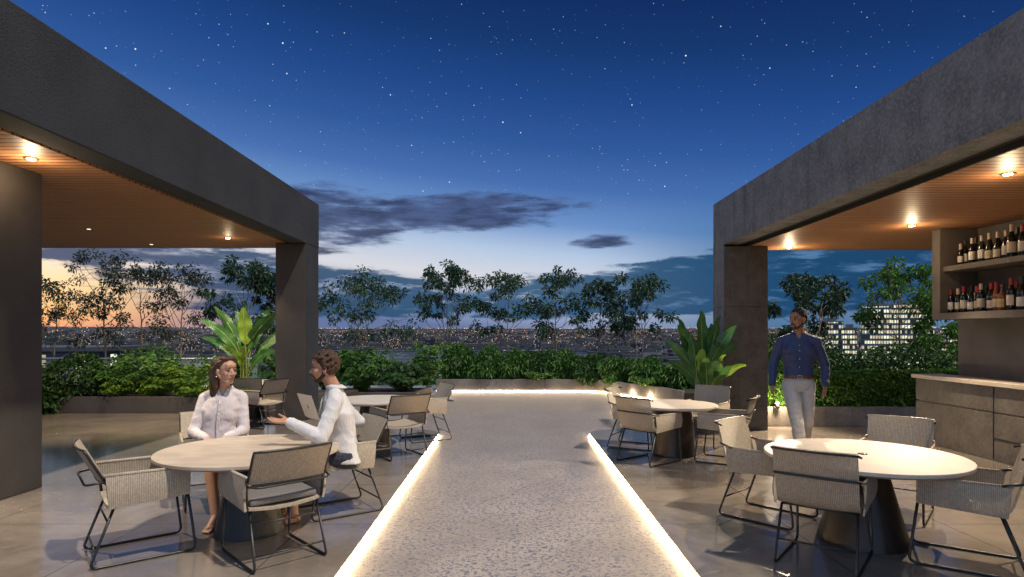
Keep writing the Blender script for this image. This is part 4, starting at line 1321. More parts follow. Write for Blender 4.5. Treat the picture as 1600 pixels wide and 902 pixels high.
specR = [(90, 0.10, 0.95, 0.72, 0.105, 0), (20, 0.28, 0.85, 0.75, 0.10, 0), (175, 0.32, 0.80, 0.78, 0.10, 0), (200, 0.50, 0.80, 0.70, 0.09, 0), (350, 0.55, 0.78, 0.72, 0.09, 0),
         (160, 0.75, 0.6, 0.72, 0.085, 0), (10, 0.85, 0.6, 0.72, 0.085, 0), (270, 0.35, 0.62, 0.5, 0.085, 1), (330, 0.5, 0.55, 0.5, 0.085, 1), (250, 0.7, 0.5, 0.55, 0.09, 0), (300, 0.9, 0.45, 0.5, 0.09, 0),
         (60, 0.35, 0.8, 0.7, 0.09, 0), (130, 0.4, 0.8, 0.66, 0.09, 0), (185, 1.0, 0.45, 0.6, 0.08, 0), (345, 1.1, 0.4, 0.62, 0.08, 1), (215, 0.2, 0.7, 0.62, 0.09, 0)]
paradise('large leafy plant with upright paddle leaves beside the right concrete column', (3.08, 9.95, 0.16), [(a, l * 0.72, st, ln, w * 1.12, p) for a, l, st, ln, w, p in specR], 5, 1.09)
pt = thing('plant_pot', 'low dark pot holding the large leafy plant beside the right column', 'pot', (3.08, 9.95, 0.0))
MB().lathe([(0.17, 0.0), (0.2, 0.16), (0.2, 0.2), (0.17, 0.202)], 24).build('pot_body', MAT['planter_dark'], pt, True, auto=40)
MB().lathe([(0.17, 0.15), (0.02, 0.203)], 20).build('soil', MAT['soil'], pt, True)
specL = [(90, 0.05, 1.0, 0.75, 0.11, 0), (265, 0.10, 0.95, 0.66, 0.135, 1), (10, 0.30, 0.9, 0.75, 0.12, 0), (175, 0.42, 0.85, 0.85, 0.11, 0), (195, 0.62, 0.8, 0.75, 0.10, 0), (350, 0.55, 0.85, 0.8, 0.11, 0),
         (165, 0.95, 0.6, 0.75, 0.09, 0), (8, 0.85, 0.65, 0.85, 0.10, 0), (300, 0.4, 0.55, 0.4, 0.07, 1), (225, 0.5, 0.5, 0.5, 0.08, 1), (40, 0.5, 0.8, 0.7, 0.10, 0), (140, 0.3, 0.85, 0.75, 0.10, 0), (330, 1.0, 0.5, 0.6, 0.09, 0)]
paradise('large leafy plant with a pale central leaf behind the seated woman', (-5.72, 13.15, 0.25), specL, 9, 1.18)


# ------------------------------------------------------------------ small trees
def tree(label, loc, h, spread, stems, seed, mat, bark='bark', clumps=52, per=26, leaf=0.13, group='slender trees beyond the planters', lean=0.0, first=0.38, spmul=1.0):
    spread *= spmul
    g = random.Random(seed)
    t_ = thing('slender_tree', label, 'tree', loc, 0, group)
    m = MB()
    ends = []
    for s in range(stems):
        a = g.uniform(0, 2 * PI)
        pts, rad = [], []
        N = 9
        x = y = 0.0
        tl = (0.10 + 0.13 * (stems > 1)) * spread
        for i in range(N + 1):
            q = i / N
            pts.append(Vector((0.06 * math.cos(a) * (stems > 1) + tl * math.cos(a) * q ** 1.3 + lean * q + g.uniform(-1, 1) * 0.035 * h * 0.3 * q, 0.06 * math.sin(a) * (stems > 1) + tl * math.sin(a) * q + g.uniform(-1, 1) * 0.03 * q, h * 0.93 * q)))
            rad.append(0.034 * (h / 3.2) * (1 - q * 0.82) / (1 + 0.25 * (stems - 1)))
        m.tube(pts, rad, 7)
        nl = int(12 / (stems ** 0.6))
        for k in range(nl):
            q = first * 0.75 + (0.95 - first * 0.75) * (k + g.random() * 0.7) / nl
            f = q * N
            i = min(int(f), N - 1)
            p0 = pts[i].lerp(pts[i + 1], f - i)
            ba = a + k * 2.4 + g.uniform(-0.5, 0.5)
            th_ = h * min(1.03, q + 0.14 + 0.34 * g.random())
            rel = th_ / h
            rr = spread * g.uniform(0.55, 1.05) * (1.0 if rel < 0.72 else math.sqrt(max(0.06, 1 - ((rel - 0.72) / 0.36) ** 2)))
            tip = Vector((pts[-1].x * 0.5 + math.cos(ba) * rr, pts[-1].y * 0.5 + math.sin(ba) * rr, th_))
            ctl = p0.lerp(tip, 0.55) + Vector((math.cos(ba), math.sin(ba), -0.6)) * 0.16 * spread
            bp = []
            ln = (tip - p0).length
            for j in range(8):
                u_ = j / 7
                bp.append(p0 * (1 - u_) ** 2 + ctl * 2 * u_ * (1 - u_) + tip * u_ ** 2 + Vector((g.uniform(-1, 1), g.uniform(-1, 1), g.uniform(-1, 1))) * 0.022 * ln * (0 < j < 7))
            r0 = 0.0125 * (h / 3.2) * (1.25 - q * 0.6)
            m.tube(bp, [r0 * (1 - 0.11 * j) for j in range(8)], 5, caps=False)
            ends.append(bp[-1])
            for j in (4, 5, 6, 7):
                if g.random() < 0.75:
                    ta = g.uniform(0, 2 * PI)
                    tw = bp[j] + Vector((math.cos(ta), math.sin(ta), g.uniform(0.0, 0.9))) * spread * g.uniform(0.16, 0.34)
                    m.tube([bp[j], bp[j].lerp(tw, 0.5) + Vector((0, 0, 0.03)), tw], [r0 * 0.45, r0 * 0.35, r0 * 0.22], 4, caps=False)
                    ends.append(tw)
    m.build('trunk', MAT[bark], t_, True)
    g2 = np.random.default_rng(seed)
    g.shuffle(ends)
    P, D = [], []
    for e in ends[:clumps]:
        k = int(per * g.uniform(0.5, 1.3))
        d = g2.normal(size=(k, 3))
        d /= np.linalg.norm(d, axis=1, keepdims=True)
        cr = g.uniform(0.11, 0.20) * (spread / 1.1)
        P.append(np.array(e) + d * cr * g2.random((k, 1)) ** 0.6 * np.array([1.0, 1.0, 0.85]) + np.array([0, 0, -0.25 * cr]))
        D.append(d + np.array([0, 0, -0.15]) + g2.normal(size=(k, 3)) * 0.25)
    P, D = np.concatenate(P), np.concatenate(D)
    leaves('crown', P, D, leaf * g2.uniform(0.65, 1.2, len(P)), leaf * 0.42, MAT[mat], t_, droop=0.3)
    return t_


T = [
    # label, x, y, height, spread, stems, mat
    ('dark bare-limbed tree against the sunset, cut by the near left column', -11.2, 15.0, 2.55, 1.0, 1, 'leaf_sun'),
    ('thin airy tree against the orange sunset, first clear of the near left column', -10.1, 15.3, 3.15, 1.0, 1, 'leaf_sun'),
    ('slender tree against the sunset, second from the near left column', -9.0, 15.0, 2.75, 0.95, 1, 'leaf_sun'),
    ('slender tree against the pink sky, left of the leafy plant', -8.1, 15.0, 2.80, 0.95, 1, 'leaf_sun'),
    ('dark tree rising behind the left leafy plant', -6.9, 15.6, 2.95, 0.95, 2, 'leaf_tree'),
    ('dark tree close beside the left far column', -6.2, 16.3, 2.7, 0.7, 2, 'leaf_tree'),
    ('spreading dark tree right of the left far column, above the seated man', -4.65, 18.9, 2.85, 1.45, 3, 'leaf_tree'),
    ('tall forked dark tree behind the left end of the long planter', -2.0, 19.0, 3.20, 0.9, 3, 'leaf_tree'),
    ('slim dark tree behind the long planter, in the middle of the view', -0.2, 19.0, 2.95, 0.95, 2, 'leaf_tree'),
    ('dark tree behind the long planter, right of the middle of the view', 1.35, 19.0, 3.05, 1.0, 2, 'leaf_tree'),
    ('smaller dark tree behind the bend of the long planter', 2.65, 18.8, 2.8, 0.8, 1, 'leaf_tree'),
    ('slanting dark tree left of the right leafy plant', 3.7, 18.0, 2.75, 0.95, 2, 'leaf_tree'),
    ('dark tree with pale trunks behind the standing man', 6.55, 13.4, 2.55, 0.85, 2, 'leaf_tree'),
    ('light green lit tree in front of the far office towers', 9.05, 14.4, 2.75, 0.95, 2, 'leaf_hedge'),
    ('leafy tree beside the bar wall under the bottle shelf', 9.9, 13.6, 2.0, 0.8, 2, 'leaf_hedge'),
]
for i, (lb, x, y, h, sp, st_, mt) in enumerate(T):
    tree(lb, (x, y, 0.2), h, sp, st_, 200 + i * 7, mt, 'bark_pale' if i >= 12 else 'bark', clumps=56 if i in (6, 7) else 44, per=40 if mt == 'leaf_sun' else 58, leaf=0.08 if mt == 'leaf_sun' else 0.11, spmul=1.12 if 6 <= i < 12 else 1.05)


# ------------------------------------------------------------------ city beyond the terrace
def facade_mat(name, wall, lit, strength, sx_, sz_, thr, seed):
    """lit windows on a dark wall: a grid of panes, each on or off"""
    m, n, b, o = new_mat(name)
    tcn = node(n, 'ShaderNodeTexCoord').outputs['Object']
    s = node(n, 'ShaderNodeSeparateXYZ', {0: tcn})
    u = M(n, 'DIVIDE', M(n, 'ADD', s.outputs[0], s.outputs[1]), sx_)
    v = M(n, 'DIVIDE', s.outputs[2], sz_)
    fu, fv = M(n, 'FRACT', u), M(n, 'FRACT', v)
    oi = node(n, 'ShaderNodeObjectInfo').outputs['Random']
    cell = node(n, 'ShaderNodeCombineXYZ', {0: M(n, 'FLOOR', u), 1: M(n, 'FLOOR', v), 2: M(n, 'ADD', M(n, 'MULTIPLY', oi, 50.0), seed)}).outputs[0]
    wn = node(n, 'ShaderNodeTexWhiteNoise', {'Vector': cell}, noise_dimensions='3D')
    on = M(n, 'GREATER_THAN', wn.outputs['Value'], thr)
    pane = M(n, 'MULTIPLY', M(n, 'MULTIPLY', M(n, 'GREATER_THAN', fu, 0.12), M(n, 'LESS_THAN', fu, 0.88)), M(n, 'MULTIPLY', M(n, 'GREATER_THAN', fv, 0.28), M(n, 'LESS_THAN', fv, 0.86)))
    geo = node(n, 'ShaderNodeNewGeometry').outputs['Normal']
    nz = node(n, 'ShaderNodeSeparateXYZ', {0: geo}).outputs[2]
    side = M(n, 'LESS_THAN', M(n, 'ABSOLUTE', nz), 0.5)
    f = M(n, 'MULTIPLY', M(n, 'MULTIPLY', pane, on), side)
    col2 = node(n, 'ShaderNodeSeparateColor', {0: wn.outputs['Color']}).outputs[1]
    ec = mix(n, col2, (*lit[0], 1), (*lit[1], 1))
    b.inputs['Base Color'].default_value = (*wall, 1)
    setin(n, b, 'Emission Color', ec)
    setin(n, b, 'Emission Strength', M(n, 'MULTIPLY', f, M(n, 'MULTIPLY', M(n, 'ADD', 0.35, col2), strength)))
    b.inputs['Roughness'].default_value = 0.5
    m.cycles.emission_sampling = 'NONE'
    return m


warm = ((1.0, 0.78, 0.42), (0.85, 0.9, 0.7))
tower_mat = facade_mat('lit_office_facade', (0.03, 0.05, 0.055), warm, 0.8, 1.5, 3.3, 0.16, 3)
far_mat = facade_mat('lit_city_facade', (0.015, 0.019, 0.026), ((1.0, 0.6, 0.28), (1.0, 0.82, 0.6)), 0.55, 1.7, 3.0, 0.78, 9)
far_mat2 = facade_mat('dim_city_facade', (0.02, 0.022, 0.03), ((1.0, 0.55, 0.25), (0.8, 0.85, 1.0)), 0.45, 2.0, 3.0, 0.84, 19)
slab_mat = pbr('tower_slab', (0.12, 0.13, 0.13), rough=0.6)


def tower(label, x, y, w, d, z0, z1, rz, floors=3.3):
    t_ = thing('office_tower', label, 'office tower', (x, y, z0), R(rz), 'lit office towers beyond the hedge')
    h = z1 - z0
    MB().box(-w / 2, w / 2, -d / 2, d / 2, 0, h).build('facade', tower_mat, t_)
    m = MB()
    k = 1
    while k * floors < h:
        z = k * floors
        m.box(-w / 2 - 0.25, w / 2 + 0.25, -d / 2 - 0.25, d / 2 + 0.25, z - 0.12, z + 0.45)
        k += 1
    m.build('floor_slab', slab_mat, t_)
    MB().box(-w * 0.3, w * 0.25, -d * 0.3, d * 0.3, h, h + 2.6).build('roof_plant', slab_mat, t_)
    MB().box(-w / 2 - 0.4, w / 2 + 0.4, -d / 2 - 0.4, d / 2 + 0.4, h - 0.2, h + 0.5).build('parapet', slab_mat, t_)


tower('tall lit office tower right of the standing man, left half of the widest block', 237, 400, 17, 20, -46, 18.6, -30)
tower('broad lit office tower just left of the bar shelf, right half of the widest block', 258, 398, 24, 20, -46, 19.5, -30)
tower('small lit office block between the standing man and the tall tower', 222, 404, 8, 12, -46, 4.5, -28)
tower('lit office tower directly behind the standing man\'s shoulder', 208, 402, 15, 16, -46, 8.6, -28)
tower('low lit office block far right, hidden partly by the light green tree', 330, 452, 22, 16, -46, 6, -32)

cb = []
boxes = []
for k in range(3):
    w, d, h = ((34, 20, 24), (48, 24, 15), (22, 22, 38))[k]
    m = MB().box(-w / 2, w / 2, -d / 2, d / 2, -12, h)
    m.box(-w * 0.2, w * 0.1, -d * 0.2, d * 0.2, h, h + 4)
    cb.append(m)
gc = random.Random(5)
proto_b = []
for i in range(130):
    dd = 1500 * (4600 / 1500) ** gc.random()
    a = R(gc.uniform(-42, 42))
    x, y = dd * math.sin(a), dd * math.cos(a)
    k = gc.randrange(3)
    if i < 6:
        k = i % 3
        o = cb[k].build('city_building', far_mat if i < 3 else far_mat2)
        proto_b.append(o)
    else:
        o = proto_b[k + 3 * (gc.random() < 0.5)].copy()
        COL.objects.link(o)
    tag(o, 'small distant city building with lit windows in the valley', 'building', 'distant buildings across the valley')
    o.location = (x, y, float(terrain_z(dd)))
    o.rotation_euler = (0, 0, R(gc.uniform(-40, 40)))
    o.scale = (gc.uniform(0.7, 1.3), gc.uniform(0.8, 1.2), gc.uniform(0.6, 1.2))
tag(MB().box(-8, 8, -5, 5, -40, 0.0).box(-8.6, 8.6, -5.6, 5.6, 0.0, 0.5).build('neighbouring_building', [facade_mat('neighbour_facade', (0.04, 0.04, 0.045), warm, 0.9, 1.6, 3.0, 0.6, 4)], loc=(-57, 78, -0.6)),
    'dark flat roofed building low on the left behind the dark shrubs', 'building')


def city_lights(name, nl, dmin, dmax, size, cols, seed, jitter, label):
    g = np.random.default_rng(seed)
    dd = dmin * (dmax / dmin) ** (g.random(nl) ** jitter)
    a = np.radians(g.uniform(-60, 60, nl))
    # streets: cluster the lights
    a = a + np.radians(0.5) * np.sin(dd / 90 + a * 40)
    keepn = np.array([mnoise.noise(Vector((float(d_ * math.sin(q)) / 420, float(d_ * math.cos(q)) / 420, seed))) for d_, q in zip(dd, a)])
    k = keepn > g.uniform(-0.5, 0.35, nl)
    dd, a = dd[k], a[k]
    n = len(dd)
    z = terrain_z(dd) + g.uniform(3, 16, n)
    hx = np.array([mnoise.noise(Vector((float(x_) / 2600, float(y_) / 2600, 1.3))) for x_, y_ in zip(dd * np.sin(a), dd * np.cos(a))])
    z = np.where(dd > 6000, 24 + (hx * .5 + .5) * 55 * np.clip((dd - 6000) / 2200, 0, 1) + 16, z)
    c = np.stack([dd * np.sin(a), dd * np.cos(a), z], 1)
    s = size * dd / 1000 * g.uniform(0.4, 1.25, n)
    octa = np.array([(1, 0, 0), (-1, 0, 0), (0, 1, 0), (0, -1, 0), (0, 0, 0.9), (0, 0, -0.9)], float)
    V = c[:, None, :] + octa[None] * s[:, None, None]
    F = np.array([(0, 2, 4), (2, 1, 4), (1, 3, 4), (3, 0, 4), (2, 0, 5), (1, 2, 5), (3, 1, 5), (0, 3, 5)])
    me = bpy.data.meshes.new(name)
    me.vertices.add(n * 6)
    me.vertices.foreach_set('co', V.reshape(-1))
    idx = (np.arange(n)[:, None, None] * 6 + F[None]).reshape(-1)
    me.loops.add(len(idx))
    me.loops.foreach_set('vertex_index', idx.astype(np.int32))
    me.polygons.add(n * 8)
    me.polygons.foreach_set('loop_start', (np.arange(n * 8) * 3).astype(np.int32))
    me.update(calc_edges=True)
    m, nt_, b, o_ = new_mat(name)
    r = node(nt_, 'ShaderNodeNewGeometry').outputs['Random Per Island']
    cc = ramp(nt_, r, cols, 'CONSTANT')
    setin(nt_, b, 'Emission Color', cc)
    b.inputs['Base Color'].default_value = (0, 0, 0, 1)
    setin(nt_, b, 'Emission Strength', M(nt_, 'ADD', 0.22, M(nt_, 'MULTIPLY', M(nt_, 'POWER', M(nt_, 'FRACT', M(nt_, 'MULTIPLY', r, 57.3)), 4.0), 2.8)))
    m.cycles.emission_sampling = 'NONE'
    me.materials.append(m)
    o = bpy.data.objects.new(name, me)
    link(o)
    tag(o, label, 'city lights', kind='stuff')


city_lights('city_lights', 18000, 1000, 7800, 0.48, [(0.0, (1.0, 0.42, 0.13)), (0.45, (1.0, 0.6, 0.28)), (0.75, (1.0, 0.86, 0.66)), (0.86, (0.75, 0.88, 1.0)), (0.97, (1.0, 0.25, 0.15))], 3, 0.75,
            'thousands of small warm city lights spread over the valley')
city_lights('skyline_lights', 2600, 5000, 8200, 0.42, [(0.0, (1.0, 0.72, 0.45)), (0.3, (1.0, 0.9, 0.75)), (0.6, (0.8, 0.9, 1.0))], 13, 0.9,
            'dense row of pale lights along the far skyline')


def city_blocks(nb, seed):
    g = random.Random(seed)
    m = MB()
    for i in range(nb):
        dd = 600 * (6500 / 600) ** g.random()
        a = R(g.uniform(-60, 60))
        x, y, z = dd * math.sin(a), dd * math.cos(a), float(terrain_z(dd))
        w, d, h = g.uniform(8, 22) * (0.7 + dd / 5000), g.uniform(8, 20), g.uniform(5, 14)
        m.box(x - w, x + w, y - d, y + d, z - 6, z + h)
    wall = pbr('distant_house_wall', (0.012, 0.019, 0.028), (0.045, 0.048, 0.058), scale=0.02, rough=0.9)
    o = m.build('distant_houses', wall)
    tag(o, 'mass of low dark houses filling the valley', 'houses', kind='stuff')


city_blocks(2600, 8)


def woods():
    g = np.random.default_rng(77)
    P, D, L = [], [], []
    for i in range(230):
        dd = 26 + 260 * g.random() ** 1.3
        a = R(g.uniform(-48, 48))
        if a > R(26) and dd > 60:
            dd = 26 + g.random() * 60
        x, y = dd * math.sin(a), dd * math.cos(a)
        top = 0.25 - (dd - 26) * 0.052 + g.uniform(-1.1, 0.5)
        rr = g.uniform(1.6, 3.2) * (1 + dd / 260)
        k = 170
        p, d = lumpy(k, rr, rr, rr * 0.8, int(g.integers(1e6)), 0.35, 0.6)
        P.append(p + np.array([x, y, top - rr * 0.8]))
        D.append(d + g.normal(size=(k, 3)) * 0.6)
        L.append(np.full(k, 0.42 * (1 + dd / 160)))
    o = leaves('woodland', np.concatenate(P), np.concatenate(D), np.concatenate(L), np.concatenate(L) * 0.6, MAT['leaf_dark'], None, droop=0.3)
    tag(o, 'dark treetops on the slope below the terrace', 'woodland', kind='stuff')


woods()


# ------------------------------------------------------------------ people
class Blob:
    """closed solids that a voxel remesh fuses into one continuous surface"""

    def __init__(self):
        self.m = MB()

    def ell(self, c, ax, n=14):
        """ellipsoid: centre and three axis vectors"""
        c = Vector(c)
        X, Y, Z = [Vector(a) for a in ax]
        vs, fs = [], []
        k = n // 2 + 1
        for i in range(1, k):
            th = PI * i / k
            for j in range(n):
                ph = 2 * PI * j / n
                vs.append(c + X * math.sin(th) * math.cos(ph) + Y * math.sin(th) * math.sin(ph) + Z * math.cos(th))
        rows = k - 1
        for i in range(rows - 1):
            for j in range(n):
                fs.append((i * n + j, (i + 1) * n + j, (i + 1) * n + (j + 1) % n, i * n + (j + 1) % n))
        vs.append(c + Z)
        vs.append(c - Z)
        t_, b = len(vs) - 2, len(vs) - 1
        for j in range(n):
            fs.append((t_, j, (j + 1) % n))
            fs.append((b, (rows - 1) * n + (j + 1) % n, (rows - 1) * n + j))
        self.m.add(vs, fs)
        return self

    def ball(self, c, r, n=12):
        return self.ell(c, ((r, 0, 0), (0, r, 0), (0, 0, r)), n)

    def limb(self, pts, rad, n=14):
        """tapered limb through joints, with round ends"""
        pts = [Vector(p) for p in pts]
        P, Rr = [], []
        for i in range(len(pts) - 1):
            for k in range(5):
                q = k / 5
                P.append(pts[i].lerp(pts[i + 1], q))
                Rr.append(rad[i] + (rad[i + 1] - rad[i]) * q)
        P.append(pts[-1])
        Rr.append(rad[-1])
        self.m.tube(P, Rr, n)
        for p, r in zip(pts, rad):
            self.ball(p, r * 0.995, n)
        return self

    def loft(self, secs, n=24, pw=2.3):
        """secs: (centre, half width vector, half depth vector)"""
        vs, fs = [], []
        for c, u, v in secs:
            c, u, v = Vector(c), Vector(u), Vector(v)
            for j in range(n):
                a = 2 * PI * j / n
                ca, sa = math.cos(a), math.sin(a)
                vs.append(c + u * math.copysign(abs(ca) ** (2 / pw), ca) + v * math.copysign(abs(sa) ** (2 / pw), sa))
        k = len(secs)
        for i in range(k - 1):
            for j in range(n):
                fs.append((i * n + j, i * n + (j + 1) % n, (i + 1) * n + (j + 1) % n, (i + 1) * n + j))
        fs.append(tuple(range(n - 1, -1, -1)))
        fs.append(tuple(range((k - 1) * n, k * n)))
        self.m.add(vs, fs)
        return self

    def build(self, name, mat, parent, voxel=0.006, it=4, sm=0.5, disp=None, cut=None):
        me = bpy.data.meshes.new('tmp')
        base = parent.matrix_basis.to_translation() if parent else Vector()
        me.from_pydata([tuple(Vector(v) - base) for v in self.m.v], [], self.m.f)
        me.update()
        bm = bmesh.new()
        bm.from_mesh(me)
        bmesh.ops.recalc_face_normals(bm, faces=bm.faces)
        bm.to_mesh(me)
        bm.free()
        ob = bpy.data.objects.new('tmp', me)
        COL.objects.link(ob)
        r = ob.modifiers.new('r', 'REMESH')
        r.mode = 'VOXEL'
        r.voxel_size = voxel
        s = ob.modifiers.new('s', 'SMOOTH')
        s.iterations = it
        s.factor = sm
        dg = bpy.context.evaluated_depsgraph_get()
        dg.update()
        nm = bpy.data.meshes.new_from_object(ob.evaluated_get(dg))
        nm.name = name
        bpy.data.objects.remove(ob)
        if cut:
            bm = bmesh.new()
            bm.from_mesh(nm)
            bmesh.ops.delete(bm, geom=[v for v in bm.verts if cut(v.co + base)], context='VERTS')
            bm.to_mesh(nm)
            bm.free()
        if disp:
            nv = len(nm.vertices)
            co = np.empty(nv * 3)
            no = np.empty(nv * 3)
            nm.vertices.foreach_get('co', co)
            nm.vertices.foreach_get('normal', no)
            co, no = co.reshape(-1, 3), no.reshape(-1, 3)
            amp, sc, seed = disp
            sc3 = sc if isinstance(sc, tuple) else (sc, sc, sc)
            sc = sc3[0]
            dv = np.array([mnoise.noise(Vector((c[0] * sc3[0] + c[2] * 3, c[1] * sc3[1], c[2] * sc3[2] + seed))) for c in co])
            if amp > 0.0045 or sc < 30:
                dv = 0.6 - 1.6 * np.abs(dv)  # ridged: cloth folds, curls
            nm.vertices.foreach_set('co', (co + no * dv[:, None] * amp).reshape(-1))
        nm.materials.clear()
        nm.materials.append(mat)
        nm.polygons.foreach_set('use_smooth', [True] * len(nm.polygons))
        nm.update()
        o = bpy.data.objects.new(name, nm)
        return link(o, parent)


def frame(fwd):
    f = Vector(fwd).normalized()
    up = Vector((0, 0, 1))
    s = up.cross(f).normalized()      # the person's left
    u = f.cross(s)
    return f, s, u


def head(B, H, fwd, sc=1.0, wide=1.0, roll=0.0):
    f, s, u = frame(fwd)
    at = lambda a, b, c: Vector(H) + (f * a + s * b + u * c) * sc
    e = lambda a, b, c, ra, rb, rc: B.ell(at(a, b, c), (f * ra * sc, s * rb * sc * wide, u * rc * sc), 18)
    e(-.014, 0, .030, .094, .075, .086)
    e(.022, 0, -.028, .064, .060, .082)
    e(.040, 0, -.088, .040, .037, .027)
    e(.062, 0, -.100, .016, .022, .014)
    for q in (-1, 1):
        B.limb([at(-.008, q * .050 * wide, -.045), at(.045, q * .022 * wide, -.095)], [.021 * sc, .018 * sc])
        e(.054, q * .036, -.022, .026, .022, .026)
        e(-.010, q * .076, -.012, .020, .008, .031)
        e(.070, q * .028, .020, .011, .026, .009)
        e(.092, q * .011, -.033, .010, .0085, .0072)
    e(.066, 0, .045, .022, .050, .03)
    B.limb([at(.079, 0, .010), at(.1035, 0, -.027)], [.0078 * sc, .0102 * sc])
    e(.084, 0, -.056, .012, .022, .007)
    e(.081, 0, -.069, .012, .019, .008)
    return at, (f, s, u)


def face_parts(t_, at, axes, sc, lipm, hairm, brow=True, gaze=0.0):
    f, s, u = axes
    base = t_.matrix_basis.to_translation()
    for q in (-1, 1):
        m = MB()
        c = at(.0735, q * .031, -.0005) - base
        b = Blob()
        b.ell(c, (f * .0095 * sc, s * .0125 * sc, u * .0052 * sc), 12)
        m.add(b.m.v, b.m.f)
        b2 = Blob()
        b2.ell(c + f * .0064 * sc + s * gaze * sc, (f * .0038 * sc, s * .0052 * sc, u * .0048 * sc), 10)
        m.cur = 1
        m.add(b2.m.v, b2.m.f)
        m.build('eye', [MAT['eye_white'], MAT['iris']], t_, True)
        # upper lid line and brow
        lid = [at(.076, q * .045, .003) - base, at(.0855, q * .032, .0085) - base, at(.084, q * .018, .003) - base]
        MB().tube(fillet(lid, 0.01, 3), .0022 * sc, 6).build('eyelid', hairm, t_, True)
        br = [at(.066, q * .051, .021) - base, at(.083, q * .034, .028) - base, at(.088, q * .015, .024) - base]
        MB().tube(fillet(br, 0.012, 3), [.0028 * sc] * 2 + [.0042 * sc] * 2 + [.0038 * sc] * 2, 6).build('eyebrow', hairm, t_, True)
    lp = Blob()
    lp.ell(at(.0875, 0, -.0575), (f * .0105 * sc, s * .0205 * sc, u * .0058 * sc))
    lp.ell(at(.0845, 0, -.0675), (f * .0108 * sc, s * .0185 * sc, u * .0068 * sc))
    m = MB()
    m.add([Vector(v) - base for v in lp.m.v], lp.m.f)
    m.build('lips', lipm, t_, True)


def hand(B, wrist, fdir, palm, side, curl=0.35, sc=1.0, thumb_out=0.8, spread=0.10):
    """palm, four fingers and a thumb; fdir: towards the fingertips, palm: normal out of the palm, side: towards the thumb"""
    w = Vector(wrist)
    f = Vector(fdir).normalized()
    n = Vector(palm)
    n = (n - f * n.dot(f)).normalized()
    s = n.cross(f)
    if s.dot(Vector(side)) < 0:
        s = -s
    B.loft([(w - f * .01, s * .024 * sc, n * .018 * sc), (w + f * .025 * sc, s * .032 * sc, n * .0165 * sc), (w + f * .065 * sc, s * .040 * sc, n * .0145 * sc), (w + f * .093 * sc, s * .039 * sc, n * .012 * sc)], 16, 2.6)
    B.ell(w + f * .035 * sc + s * .022 * sc + n * .008 * sc, (f * .032 * sc, s * .017 * sc, n * .014 * sc))
    for k, (o, ln) in enumerate(((.030, .070), (.0105, .079), (-.0095, .073), (-.0285, .057))):
        root = w + f * (.088 - .004 * abs(k - 1)) * sc + s * o * sc
        c0 = curl * (0.6 + 0.25 * k)
        d = (f + s * (o / .03) * spread).normalized()
        pts = [root - f * .012 * sc]
        p = root
        ang = 0.0
        pts.append(p)
        for seg, fr in enumerate((.42, .33, .25)):
            ang += c0 * (0.6, 1.0, 0.7)[seg]
            p = p + (d * math.cos(ang) + n * math.sin(ang)) * ln * fr * sc
            pts.append(p)
        r0 = (.0088, .009, .0086, .0076)[k] * sc
        B.limb(pts, [r0, r0, r0 * .93, r0 * .85, r0 * .72], 10)
    tb = w + f * .022 * sc + s * .024 * sc
    d1 = (f * 0.75 + s * thumb_out + n * 0.30).normalized()
    d2 = (f * 1.0 + s * thumb_out * 0.35 + n * 0.3).normalized()
    B.limb([tb, tb + d1 * .040 * sc, tb + d1 * .040 * sc + d2 * .030 * sc, tb + d1 * .040 * sc + d2 * .055 * sc], [.0135 * sc, .0110 * sc, .0098 * sc, .0080 * sc], 10)


def bare_foot(B, ankle, fwd, sc=1.0):
    a = Vector(ankle)
    f = Vector((fwd[0], fwd[1], 0)).normalized()
    s = Vector((-f.y, f.x, 0))
    z = Vector((0, 0, 1))
    g = a - z * a.z
    B.limb([a + z * .0, g + z * .04 - f * .03 * sc], [.037 * sc, .034 * sc])
    B.limb([a, g + f * .10 * sc + z * .035, g + f * .155 * sc + z * .022], [.036 * sc, .034 * sc, .024 * sc])
    B.limb([g - f * .03 * sc + z * .030, g + f * .14 * sc + s * .018 * sc + z * .022], [.031, .024])
    B.limb([g - f * .03 * sc + z * .030, g + f * .13 * sc - s * .022 * sc + z * .020], [.029, .021])
    for k, (o, ln) in enumerate(((.030, .055), (.012, .056), (-.004, .050), (-.019, .042), (-.033, .034))):
        B.limb([g + f * .135 * sc + s * o * sc + z * .018, g + f * (.16 + ln * .9) * sc + s * o * 1.05 * sc + z * .012], [.013 if k == 0 else .0095, .011 if k == 0 else .0075], 8)


